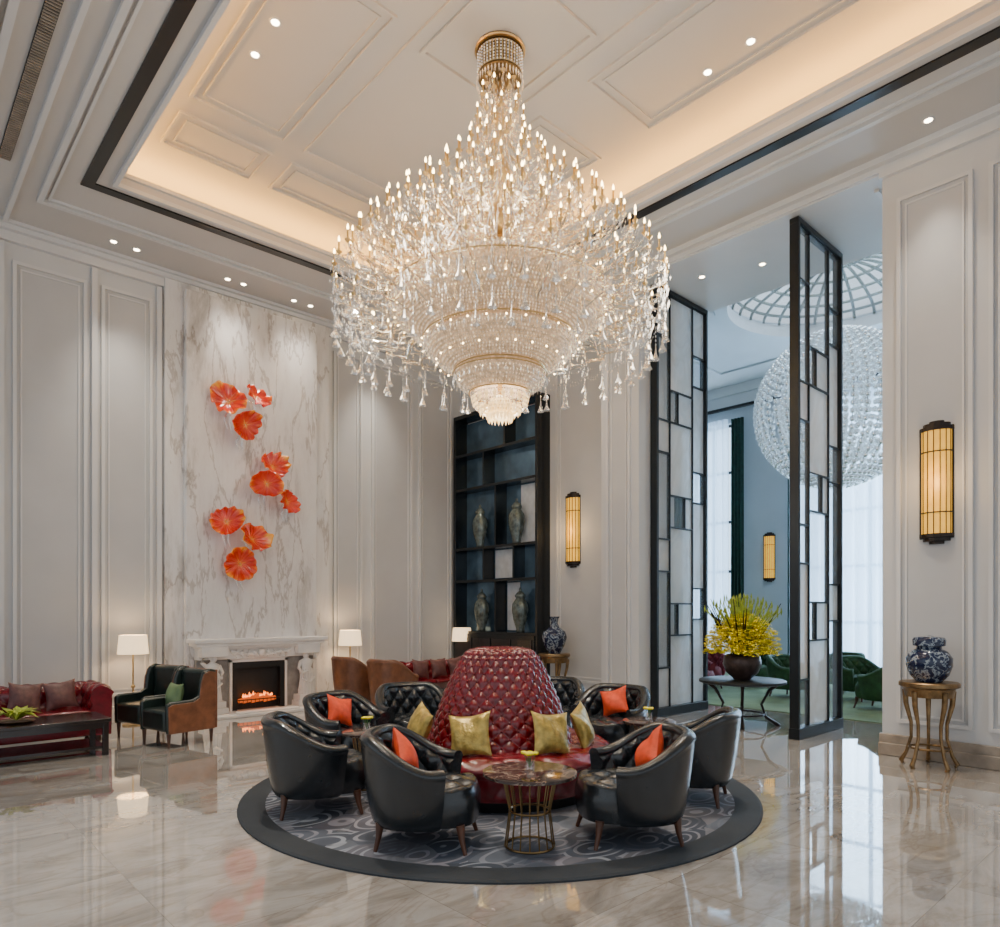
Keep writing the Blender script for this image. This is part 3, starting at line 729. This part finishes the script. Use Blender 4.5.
# ------------------------------------------------------------ chesterfield
def chesterfield(W,label):
    s=thing('chesterfield_sofa',label,'sofa',group='burgundy leather chesterfield sofas')
    def sect(v,uu):
        if v<.35:
            t=v/.35;y,z=.10+.03*t,.36+.20*t;n=(-1,.1)
            k=min(1,t*5)
        elif v<.75:
            t=(v-.35)/.4;a=PI-PI*1.15*t;y,z=.23+.10*cos(a),.58+.11*sin(a);n=(cos(a),sin(a));k=1 if t<.8 else 0
        else:
            t=(v-.75)/.25;y,z=.33-.01*t,.54-.44*t;n=(1,0);k=0
        d=.042*tuft(uu*3.4,v*2.6,.5)*k
        return y+n[0]*d,z+n[1]*d
    def back(u,v):
        x=-W/2+.12+(W-.24)*u;y,z=sect(v,x);return (x,y,z)
    mkobj('backrest',MB().grid(back,int(W*60),40),BURG,s,smooth=True,ang=80)
    for sg in (-1,1):
        def arm(u,v):
            yy=-.42+.74*u;y,z=sect(v,yy);return (sg*(W/2-.33+y),yy,z)
        m=MB().grid(arm,40,36)
        for uu in (0,1):
            pts=[arm(uu,j/36) for j in range(37)]+[(sg*(W/2-.25),-.42+.74*uu,.1)];m.add(pts,[tuple(range(38))])
        mkobj('armrest',m,BURG,s,smooth=True,ang=80)
    n=3;cw=(W-.44)/n
    for i in range(n):
        x=-(W-.44)/2+i*cw
        mkobj('seat_cushion',MB().box(x+.005,x+cw-.005,-.44,.12,.28,.42),BURG,s,bevel=.035)
    mkobj('base',MB().box(-W/2+.08,W/2-.08,-.42,.3,.1,.28),BURG,s,bevel=.02)
    for x in (-W/2+.14,W/2-.14):
        for y in (-.36,.24):mkobj('foot',MB().lathe([(.02,0),(.035,.04),(.03,.1)],12,(x,y,0)),LEGW,s,smooth=True)
    return s
cs=chesterfield(2.2,'burgundy leather chesterfield sofa with tufted rolled back near panelled wall');cs.location=(1.22,10.1,0)
clone(cs,(7.75,10.15,0),0,'burgundy leather chesterfield sofa beside display shelf')
mp=None
for x,rl in ((1.45,.1),(1.82,-.1),(7.3,.1),(7.70,.0),(8.1,-.15)):
    o=pillow('throw_pillow',MAUVE,.36,'brown patterned throw pillow on burgundy chesterfield','brown throw pillows',(x,9.98,.60),0,-.3,rl,mp);mp=mp or o
def coffee(W,label):
    t=thing('coffee_table',label,'table',group='dark wood coffee tables')
    mkobj('table_top',MB().box(-W/2,W/2,-.35,.35,.38,.42),WOOD,t,bevel=.006)
    mkobj('apron',MB().box(-W/2+.05,W/2-.05,-.32,.32,.31,.38),WOOD,t)
    mkobj('shelf',MB().box(-W/2+.04,W/2-.04,-.31,.31,.08,.11),WOOD,t)
    for x in (-W/2+.05,W/2-.05):
        for y in (-.3,.3):mkobj('leg',MB().box(x-.03,x+.03,y-.03,y+.03,0,.38),WOOD,t,bevel=.006)
    return t
ct=coffee(1.6,'long dark wood coffee table with lower shelf before burgundy sofa');ct.location=(1.30,9.15,0)
clone(ct,(7.5,9.0,0),0)
pl=thing('leaf_centerpiece','low tray of green leaves and yellow blooms on coffee table','plant',(1.25,9.15,.421))
mkobj('tray',MB().lathe([(.14,0),(.18,.02),(.175,.02),(.13,.008)],24,cap=False).lathe([(.14,0),(.14,.004)],24),BRASSPIN,pl)
m=MB()
for i in range(50):
    a=random.uniform(0,6.28);r=random.uniform(.08,.26);h=random.uniform(.03,.16);m.add([(0,0,.02),(r*.6*cos(a-.25),r*.6*sin(a-.25),.09+h*.3),(r*cos(a),r*sin(a),h),(r*.6*cos(a+.25),r*.6*sin(a+.25),.09+h*.3)],[(0,1,2,3)])
mkobj('leaves',m,LIME,pl,kind='stuff')
def wing(inm,outm,label,group,wingm):
    s=thing('wing_chair',label,'armchair',group=group)
    mkobj('seat',MB().box(-.27,.27,-.36,.22,.2,.46),inm,s,bevel=.04)
    mkobj('backrest',MB().box(-.28,.28,.18,.31,.25,.93),inm,s,bevel=.05)
    mkobj('back_panel',MB().box(-.33,.33,.31,.34,.18,.93),outm,s,bevel=.012)
    pol=[(.31,.18),(.32,.93),(.22,.95),(.14,.91),(.10,.80),(.08,.62),(.0,.575),(-.30,.57),(-.36,.54),(-.35,.18)]
    pol2=[(y*.96-.0,z if z<.2 else z-.03) for y,z in pol]
    for sg in (-1,1):
        m=MB().extr(pol,*(sorted((sg*.27,sg*.33))),'x')
        mkobj('armrest',m,wingm,s,bevel=.022)
        mkobj('side_panel',MB().extr(pol2,*(sorted((sg*.325,sg*.345))),'x'),outm,s,bevel=.006)
    for x in (-.29,.29):
        for y in (-.31,.27):mkobj('leg',MB().tube([(x,y,0),(x,y,.19)],[.015,.028],8),LEGW,s)
    return s
wc=wing(DKGREEN,BROWNL,'dark leather wing chair with brown outer sides near coffee table','dark wing chairs',DKGREEN);wc.scale=(.95,.95,.97);wc.location=(2.92,9.05,0);wc.rotation_euler=(0,0,face(-1,-.22))
clone(wc,(2.84,9.85,0),face(-1,-.30))
gp2=pillow('throw_pillow',pm('green_fabric',(.10,.16,.07),.6),.30,'small green throw pillow in dark wing chair','green pillow',(2.86,9.04,.60),face(-1,-.22),-.3)
bc=tub_chair(BROWNL,BROWNL,'curved brown leather tub armchair beside fireplace seating','brown curved armchairs');bc.location=(5.95,8.85,0);bc.rotation_euler=(0,0,face(1,.3));bc.scale=(.9,.9,1.18)
clone(bc,(5.85,9.75,0),face(1,.1))
def lamp():
    l=thing('floor_lamp','brass floor lamp with lit cream fabric shade','lamp',group='brass floor lamps')
    mkobj('base',MB().lathe([(.14,0),(.14,.02),(.03,.035)],24),GOLD,l,smooth=True,ang=30)
    mkobj('pole',MB().tube([(0,0,.03),(0,0,1.12)],.012,8).ball((0,0,.55),.03,10,6),GOLD,l,smooth=True)
    mkobj('lamp_shade',MB().lathe([(.205,1.02),(.18,1.29)],32,cap=False),SHADE,l,smooth=True)
    return l
lm=lamp();lm.location=(2.88,10.9,0)
clone(lm,(6.42,10.9,0),0);clone(lm,(8.96,10.85,0),0)
def stand(label):
    t=thing('pedestal_table',label,'table',group='gilt pedestal tables')
    mkobj('table_top',MB().lathe([(.24,.83),(.28,.85),(.28,.885),(.27,.895)],32),OLDGOLD,t,smooth=True,ang=30)
    mkobj('apron',MB().lathe([(.22,.74),(.24,.83)],32),OLDGOLD,t)
    for i in range(5):
        a=2*PI*i/5+.3
        m=MB().tube([(r*cos(a),r*sin(a),z) for r,z in ((.25,0),(.27,.03),(.22,.12),(.17,.30),(.17,.45),(.22,.65),(.23,.80))],[.022,.024,.018,.016,.018,.026,.03],8)
        mkobj('leg',m,OLDGOLD,t,smooth=True)
    mkobj('stretcher',MB().tube([(.18*cos(2*PI*k/24),.18*sin(2*PI*k/24),.2) for k in range(25)],.012,6),OLDGOLD,t,smooth=True)
    return t
st=stand('round gilt wood pedestal table with curved legs against panelled pier');st.location=(8.27,2.3,0)
clone(st,(8.85,8.2,0),0,'round gilt pedestal table beside display shelf')
mkobj('porcelain_vase',MB().lathe([(.12,0),(.13,.015),(.18,.07),(.215,.17),(.215,.25),(.17,.32),(.12,.345),(.115,.37),(.15,.38),(.155,.44),(.14,.465),(.05,.475),(.02,.485)],32),BW,loc=(8.27,2.3,.896),smooth=True,ang=60,label='squat blue and white porcelain jar on gilt pedestal table',cat='vase')
mkobj('porcelain_vase',MB().lathe([(.10,0),(.11,.02),(.18,.14),(.22,.28),(.19,.38),(.09,.45),(.06,.52),(.07,.60),(.10,.64),(.09,.64),(.05,.58)],32),BW,loc=(8.85,8.2,.896),smooth=True,ang=60,label='dark blue patterned bottle vase with flared neck on pedestal table',cat='vase')
ft=thing('flower_table','dark round table with curved iron legs holding flower arrangement','table',(9.35,4.98,0))
mkobj('table_top',MB().lathe([(.57,.60),(.60,.61),(.60,.64),(.58,.65)],48),BLACK,ft,smooth=True,ang=30)
for i in range(4):
    a=PI/2*i+.5
    mkobj('leg',MB().tube([(r*cos(a),r*sin(a),z) for r,z in ((.5,0),(.46,.03),(.32,.12),(.26,.3),(.36,.5),(.48,.6))],[.03,.03,.022,.02,.024,.03],8),BRONZE,ft,smooth=True)
mkobj('stretcher',MB().tube([(.3*cos(2*PI*k/24),.3*sin(2*PI*k/24),.16) for k in range(25)],.015,6),BRONZE,ft)
fa=thing('flower_arrangement','large yellow flower arrangement in dark bronze bowl','flowers',(9.35,4.98,.651))
mkobj('bowl',MB().lathe([(.12,0),(.13,.02),(.22,.10),(.27,.22),(.25,.33),(.22,.36),(.20,.36),(.2,.3)],32),pm('bronze_bowl',(.07,.045,.04),.35,.4,ns=12,na=.4),fa,smooth=True,ang=60)
m=MB();m2=MB()
for i in range(3400):
    a=random.uniform(0,2*PI);e=random.uniform(-.12,1.5);r=random.uniform(.30,.53)
    c=(r*cos(e)*cos(a),r*cos(e)*sin(a),.42+r*1.0*sin(e))
    k=random.uniform(.018,.030);b=random.uniform(0,6)
    for q in range(4):
        w=b+q*PI/2
        m.add([c,(c[0]+k*cos(w-.5),c[1]+k*sin(w-.5),c[2]+k*.5),(c[0]+k*1.6*cos(w),c[1]+k*1.6*sin(w),c[2]+random.uniform(-.5,.9)*k),(c[0]+k*cos(w+.5),c[1]+k*sin(w+.5),c[2]+k*.5)],[(0,1,2,3)])
for i in range(130):
    a=random.uniform(0,2*PI);e=random.uniform(.75,1.5);r=random.uniform(.6,.82)
    m2.tube([(.05*cos(a),.05*sin(a),.3),(r*.5*cos(e)*cos(a),r*.5*cos(e)*sin(a),.4+r*.5*sin(e)),(r*cos(e)*cos(a),r*cos(e)*sin(a),.4+r*sin(e))],[.004,.006,.005],4)
    m2.octa((r*cos(e)*cos(a),r*cos(e)*sin(a),.4+r*sin(e)),.014,.06)
mkobj('blossoms',m,YEL,fa,kind='stuff');mkobj('stems',m2,LIME,fa,kind='stuff')
m3=MB()
for i in range(18):
    a=random.uniform(0,2*PI);m3.tube([(.1*cos(a),.1*sin(a),.35),(.36*cos(a),.36*sin(a),.8),(.52*cos(a),.52*sin(a),.98+random.uniform(0,.2))],[.008,.010,.005],4)
mkobj('branches',m3,BRONZE,fa,kind='stuff')
# ------------------------------------------------------------ lounge furniture
gc=tub_chair(GREENV,GREENV,'green velvet tub armchair on lounge carpet','green lounge armchairs')
gl=[(12.4,4.1,.2,1),(13.5,4.9,-.5,-1),(12.9,5.9,-.2,-1),(14.5,5.6,-1,.2),(14.2,7.2,-1,-.3)]
for i,(x,y,a,b) in enumerate(gl):
    if i==0:gc.location=(x,y,.013);gc.rotation_euler=(0,0,face(a,b))
    else:clone(gc,(x,y,.013),face(a,b))
rc=tub_chair(REDV,REDV,'red velvet tub armchair in lounge','red lounge armchairs');rc.location=(12.3,7.6,.013);rc.rotation_euler=(0,0,face(-.3,-1))
clone(rc,(13.3,7.9,.013),face(-.8,-.6))
tr=thing('potted_tree','leafy green potted tree behind pillar','plant',(10.45,8.0,0))
mkobj('pot',MB().lathe([(.2,0),(.28,.4),(.26,.42),(.24,.38)],24),BLACK,tr)
mkobj('trunk',MB().tube([(0,0,.3),(.03,.02,1.0),(0,0,1.6)],.03,8),LEGW,tr)
m=MB()
for i in range(500):
    a=random.uniform(0,6.28);e=random.uniform(-1.2,1.5);r=random.uniform(.1,.5);c=Vector((r*cos(e)*cos(a),r*cos(e)*sin(a),1.75+r*1.6*sin(e)))
    d=Vector((random.uniform(-1,1),random.uniform(-1,1),random.uniform(-.6,.6))).normalized()*.12;n_=d.cross(Vector((0,0,1))).normalized()*.035
    m.add([c,c+d*.5+n_,c+d,c+d*.5-n_],[(0,1,2,3)])
mkobj('foliage',m,LEAF,tr,kind='stuff')
# sphere chandelier
sp=thing('sphere_chandelier','large spherical chandelier of pale glass balls under skylight','chandelier',(cx,cy,5.6))
m=MB();ms=MB()
for ring_n,L_ in ((40,1.5),(24,1.05),(12,.55)):
    for i in range(ring_n):
        a=2*PI*i/ring_n+L_
        nb=int(PI*L_/.135)
        for k in range(1,nb):
            t=-PI/2+PI*k/nb
            if cos(t)*ring_n<9 and i%2: continue
            m.ball((L_*cos(t)*cos(a),L_*cos(t)*sin(a),L_*sin(t)),.056,8,6)
        if L_>1.2:ms.tube([(L_*cos(t)*cos(a),L_*cos(t)*sin(a),L_*sin(t)) for t in [-PI/2+PI*j/20 for j in range(21)]],.006,3)
mkobj('glass_balls',m,CRYSB,sp,kind='stuff',smooth=True)
mkobj('rod',MB().tube([(0,0,-1.2),(0,0,3.0)],.02,6),BRONZE,sp)
mkobj('wires',ms,STEEL,sp,kind='stuff')
# ------------------------------------------------------------ main chandelier
DC=7.0;cp=P(0,DC);K=DC/693
def zy(y): return 1.65+(610-y)*K
CH=thing('crystal_chandelier','enormous tiered crystal chandelier with lit candle bulbs and gold frame','chandelier',(cp[0],cp[1],0))
zc0=6.99
mkobj('canopy',MB().lathe([(.20,zc0+.02),(.225,zc0+.03),(.225,zc0+.045),(.17,zc0+.055),(.17,7.25),(.235,7.26),(.245,7.30)],36),pm('dark_gold_metal',(.14,.09,.04),.4,.85),CH,smooth=True,ang=30)
m=MB();cf=MB()
for i in range(40):
    a=2*PI*i/40
    m.box(-.005,.008,-.005,.005,zc0+.045,7.25,Matrix.Translation((.215*cos(a),.215*sin(a),0))@Matrix.Rotation(a,4,'Z'))
    for k in range(7): cf.octa((.228*cos(a+.08),.228*sin(a+.08),zc0+.06+k*.03),.010,.014)
    cf.octa((.235*cos(a),.235*sin(a),zc0-.02),.012,.03,.06)
for zz in (7.05,7.15,7.24): m.tube([(.22*cos(2*PI*k/48),.22*sin(2*PI*k/48),zz) for k in range(49)],.008,5)
m.tube([(.242*cos(2*PI*k/48),.242*sin(2*PI*k/48),7.28) for k in range(49)],.014,6)
mkobj('canopy_gallery',m,GOLD,CH);mkobj('canopy_fringe',cf,CRYSW,CH,kind='stuff')
m=MB().tube([(0,0,3.6),(0,0,7.0)],.025,10)
for z,r in ((6.6,.07),(6.1,.09),(5.6,.13),(5.2,.16),(4.8,.2)):
    m.ball((0,0,z),r,16,10,1.3)
mkobj('stem',m,GOLD,CH,smooth=True)
tiers=[(14,80,6),(19,100,8),(24,122,10),(30,142,12),(42,160,14),(60,180,18),(42,196,10),(82,202,22),(62,218,12),(106,225,28),(84,240,16),(128,247,32),(106,262,18),(146,268,38),(124,282,22),(162,290,44),(143,304,26)]
def candle_mesh(m):
    m.k=0;m.lathe([(.008,-.03),(.026,-.005),(.028,.0),(.009,.003),(.008,.08),(.0095,.085)],8)
    m.k=1;m.lathe([(.006,.085),(.0110,.098),(.0100,.114),(.0045,.132),(.001,.140)],7)
    m.k=0;return m
cm=candle_mesh(MB());ncand=0;rest=MB();armrest_=MB();crys=MB();crysw=MB()
def armpts(r,z):
    return [(.05,0,z+.14),(r*.25,0,z+.02),(r*.5,0,z-.12),(r*.75,0,z-.16),(r*.92,0,z-.13),(r*.99,0,z-.07),(r,0,z-.03)]
AR=[.011,.010,.010,.010,.009,.009,.008]
firstc=None
order=sorted(range(len(tiers)),key=lambda i:-tiers[i][0])
for ti in order:
    rp,yp,cnt=tiers[ti];r=rp*K;z=zy(yp)-.0
    ind=(ncand+cnt<=100)
    fa_=None
    for i in range(cnt):
        a=2*PI*(i+.5*(ti%2))/cnt+ti*.13
        T=Matrix.Rotation(a,4,'Z')
        if ind:
            if firstc is None:
                firstc=mkobj('candle',cm,[GOLD,BULB],CH,smooth=True);o=firstc
            else:
                o=firstc.copy();COL.objects.link(o)
            o.location=(r*cos(a),r*sin(a),z)
            if fa_ is None:
                fa_=mkobj('candle_arm',MB().tube(armpts(r,z),AR,6),ARMG,CH,smooth=True);b=fa_
            else:b=fa_.copy();COL.objects.link(b)
            b.rotation_euler=(0,0,a)
        else:
            TT=Matrix.Translation((r*cos(a),r*sin(a),z))
            o_=len(rest.v);q=[TT@Vector(v) for v in cm.v]
            rest.v+=[tuple(x) for x in q];rest.f+=[[k+o_ for k in f_] for f_ in cm.f];rest.m+=cm.m
            armrest_.tube(armpts(r,z),AR,5,T)
        X,Y=r*cos(a),r*sin(a)
        for k in range(4):
            b_=k*PI/2+a;crys.octa((X+.034*cos(b_),Y+.034*sin(b_),z-.055),.009,.025,.035)
        crys.octa((X,Y,z-.13),.013,.035,.07)
        a2=a+2*PI/cnt
        if ti%2:
            nb=max(4,int(r*2*PI/cnt/.034))
            for k in range(nb):
                t=(k+.5)/nb;aa=a+(a2-a)*t;sg_=.08*4*t*(1-t)
                rr2=r*.96;crys.octa((rr2*cos(aa),rr2*sin(aa),z-.04-sg_),.008,.012)
    if ind:ncand+=cnt
mkobj('candles',rest,[GOLD,BULB],CH,kind='stuff')
mkobj('candle_arms',armrest_,ARMG,CH,smooth=True,kind='stuff')
for yy in range(66,150,7):
    rr2=(11+ (yy-62)*.10+3*sin(yy*.5))*K
    for i in range(16):
        a=2*PI*i/16+yy*.3;crys.octa((rr2*cos(a),rr2*sin(a),zy(yy)),.010,.03)
for i in range(24):
    a=2*PI*i/24
    for k in range(50):
        t=k/50;rr2=(16+ (96)*t**1.5)*K;z=zy(105+150*t+18*sin(PI*t))
        crys.octa((rr2*cos(a),rr2*sin(a),z),.009,.016)
for i in range(120):
    t=random.random();a=random.uniform(0,6.283);y=110+170*t;rmax=(20+120*t);rr2=random.uniform(.5,1)*rmax*K
    crys.octa((rr2*cos(a),rr2*sin(a),zy(y)),.012,.07,.05)
bells=MB();la=MB()
def lowring(n,rp,y,off,yhub,rhub,drop=.36,bell=True):
    for i in range(n):
        a=2*PI*(i+off)/n;T=Matrix.Rotation(a,4,'Z');r=rp*K
        la.tube([(rhub*K,0,zy(yhub)),(rhub*K*.6+r*.4,0,zy(yhub+10)),(r*.82,0,zy(y+2)),(r,0,zy(y-6)),(r*1.02,0,zy(y-14)),(r*.96,0,zy(y-18))],[.010,.010,.009,.009,.008,.005],6,T)
        X,Y=r*cos(a),r*sin(a)
        for k in range(4):
            b_=2*PI*k/4;crys.octa((X+.04*cos(b_),Y+.04*sin(b_),zy(y)-.02),.010,.03,.045)
        nk=int(drop/.07)
        for k in range(nk): crys.octa((X,Y,zy(y)-.04-k*.045),.009,.018)
        z=zy(y)-drop
        bells.lathe([(.003,.16),(.006,.10),(.010,.06),(.018,.03),(.042,-.02),(.036,-.018),(.014,.03)],10,(X,Y,z),cap=False)
        a2=a+2*PI/n
        for k in range(8):
            t=(k+.5)/8;aa=a+(a2-a)*t;crys.octa((r*cos(aa),r*sin(aa),zy(y)-.03-.36*t*(1-t)),.008,.013)
lowring(40,161,316,0,304,88,.36)
lowring(36,147,332,.5,312,88,.38)
lowring(28,130,342,0,318,86,.34)
mkobj('lower_arms',la,ARMG,CH,smooth=True,kind='stuff')
def prof_ring(r,y,sp,br=.012,bh=.016,off=0):
    rr_=r*K;nb=int(2*PI*rr_/sp)
    for i in range(nb):
        a=2*PI*(i+off)/nb;crysw.octa((rr_*cos(a),rr_*sin(a),zy(y)),br,bh)
def bowl(pts,rows,sp=.032):
    L=[0]
    for i in range(1,len(pts)): L.append(L[-1]+math.hypot(pts[i][0]-pts[i-1][0],pts[i][1]-pts[i-1][1]))
    for j in range(rows+1):
        s_=L[-1]*j/rows
        k=max(i for i in range(len(pts)-1) if L[i]<=s_+1e-6);q=(s_-L[k])/(L[k+1]-L[k])
        prof_ring(pts[k][0]*(1-q)+pts[k+1][0]*q,pts[k][1]*(1-q)+pts[k+1][1]*q,sp,off=.5*(j%2))
bowl([(78,284),(98,292),(107,302)],6,.036)
bowl([(109,304),(106,316),(92,330),(68,338)],16)
bowl([(76,342),(73,352),(60,363),(44,370)],12)
bowl([(46,375),(42,385),(30,393)],6)
bowl([(29,397),(27,406),(18,413)],5,.026)
mkobj('bead_bowls',crysw,CRYSW,CH,kind='stuff')
for (ra,ya,rb,yb,ns_) in ((60,246,107,304,36),(40,228,80,284,24)):
    for i in range(ns_):
        a=2*PI*i/ns_
        for k in range(22):
            t=k/22;rr2=(ra+(rb-ra)*t**.7)*K;crys.octa((rr2*cos(a),rr2*sin(a),zy(ya+(yb-ya)*t)),.009,.016)
for r,y,n_ in ((110,305,90),(77,343,64),(47,376,40)):
    for i in range(n_):
        a=2*PI*i/n_;crys.octa((r*K*cos(a),r*K*sin(a),zy(y)-.06),.010,.03,.05)
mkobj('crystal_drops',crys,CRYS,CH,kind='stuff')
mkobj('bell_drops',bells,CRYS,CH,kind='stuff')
gm=MB()
for r,y in ((110,303),(69,339),(77,342),(45,371),(47,375),(31,394)):
    gm.tube([(r*K*cos(2*PI*k/64),r*K*sin(2*PI*k/64),zy(y)) for k in range(65)],.007,6)
mkobj('gold_rings',gm,GOLD,CH,smooth=True)
bm=MB()
for r,y,nb in ((110,299,44),(103,320,36),(77,347,28),(62,364,24)):
    for i in range(nb):
        a=2*PI*i/nb;bm.ball(((r+2)*K*cos(a),(r+2)*K*sin(a),zy(y)),.010,6,4)
mkobj('bowl_bulbs',bm,BULB,CH,kind='stuff')
glow_shell=pm('amber_glow_shell',(.52,.40,.28),.3,emis=(1,.60,.30),es=.26,ns=20,na=.5)  # added self-glowing shell, stands in for the lit inside of the bead bowls
mkobj('inner_glow_shell',MB().lathe([(96*K,zy(298)),(103*K,zy(308)),(99*K,zy(317)),(86*K,zy(329)),(63*K,zy(337)),(70*K,zy(344)),(67*K,zy(353)),(55*K,zy(362)),(40*K,zy(369)),(40*K,zy(380)),(26*K,zy(392))],48,cap=False),glow_shell,CH,smooth=True)
m=MB()
for i in range(20):
    a=2*PI*i/20
    for rr2,z0 in ((27*K,zy(400)),(20*K,zy(409)),(12*K,zy(416))):
        m.octa((rr2*cos(a),rr2*sin(a),z0),.028,.04,.07)
m.ball((0,0,zy(408)),.13,16,10)
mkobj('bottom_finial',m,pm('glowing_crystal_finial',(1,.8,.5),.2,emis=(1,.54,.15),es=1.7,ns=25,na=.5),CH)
# ------------------------------------------------------------ downlights
dl=[(2.95,6.87,7.3),(2.93,6.36,7.3),(6.5,3.37,7.3),(6.54,3.87,7.3),(2.6,10.78,CZ),(2.9,10.8,CZ),(4.2,10.8,CZ),(4.45,10.8,CZ),(5.3,10.8,CZ),(5.6,10.8,CZ),(6.9,10.8,CZ),(7.15,10.8,CZ),(8.25,2.3,CZ),(8.25,7.3,CZ),(8.4,9.3,CZ),(8.4,9.9,CZ),(9.3,5.6,6.66),(9.6,4.8,6.66),(1.75,3.5,CZ)]
d0=None
for x,y,z in dl:
    if d0 is None:
        d0=thing('downlight','small round recessed ceiling downlight','downlight',(x,y,z),group='recessed downlights')
        mkobj('trim_ring',MB().lathe([(.04,-.004),(.055,-.006),(.06,0)],20,cap=False),TRIMM,d0);mkobj('lens',MB().lathe([(.038,-.006),(.038,-.001)],16),DLM,d0)
    else: clone(d0,(x,y,z),0)
m=MB();g=.42
m.box(hx0-g,hx0-g+.05,hy0-.3,hy1+.3,CZ+.16,CZ+.19).box(hx1+g-.05,hx1+g,hy0-.3,hy1+.3,CZ+.16,CZ+.19).box(hx0-.3,hx1+.3,hy1+g-.05,hy1+g,CZ+.16,CZ+.19).box(hx0-.3,hx1+.3,hy0-g,hy0-g+.05,CZ+.16,CZ+.19)
mkobj('cove_light',m,LEDM,label='warm led strip hidden in ceiling cove',cat='light')
# ------------------------------------------------------------ lights
def light(ty,loc,e,col=(1,.88,.72),**k):
    l=bpy.data.lights.new('lamp_light',ty);l.energy=e;l.color=col
    for a,b in k.items():
        if a!='rot':setattr(l,a,b)
    o=bpy.data.objects.new('lamp_light',l);COL.objects.link(o);o.location=loc
    if 'rot' in k:o.rotation_euler=k['rot']
    return o
for z,e in ((3.2,40),(4.4,60),(5.6,50)):
    light('POINT',(cp[0],cp[1],z),e,shadow_soft_size=.3)
for i in range(4):
    a=PI/2*i+.4;light('POINT',(cp[0]+1.8*cos(a),cp[1]+1.8*sin(a),4.8),40,shadow_soft_size=.3)
for x,y,z in dl:
    if y>10 and 4<x<6: light('SPOT',(x,y,z-.03),120,(1,.90,.78),spot_size=math.radians(75),spot_blend=1,shadow_soft_size=.15)
    elif y>10 or x>8: light('SPOT',(x,y,z-.03),210,(1,.90,.76),spot_size=math.radians(58),spot_blend=.9,shadow_soft_size=.05)
    else: light('SPOT',(x,y,z-.03),560,(1,.90,.76),spot_size=math.radians(65),spot_blend=.8,shadow_soft_size=.05)
for x,y in ((2.88,10.9),(6.42,10.9),(8.96,10.85)): light('POINT',(x,y,1.15),12,(1,.7,.4),shadow_soft_size=.06)
light('POINT',(4.76,fy-.5,.3),2,(1,.35,.1),shadow_soft_size=.1)
for x,y,z in ((XP-.3,2.33,3.05),(XW-.3,8.15,3.05)): light('POINT',(x,y,z),8,(1,.62,.25),shadow_soft_size=.1)
light('AREA',(FX+.45,5.4,3.5),2200,(.58,.80,1),shape='RECTANGLE',size=6.8,size_y=5.5,rot=(0,PI/2,0))
light('AREA',(FX+.45,10.5,3.5),520,(.58,.80,1),shape='RECTANGLE',size=6.8,size_y=1.5,rot=(0,PI/2,0))
light('AREA',(cx,cy,9.6),420,(.70,.86,1),shape='DISK',size=3.8)
w=bpy.data.worlds.new('world');sc.world=w;w.use_nodes=True
bg=w.node_tree.nodes['Background'];bg.inputs[0].default_value=(.84,.92,1,1);bg.inputs[1].default_value=.98
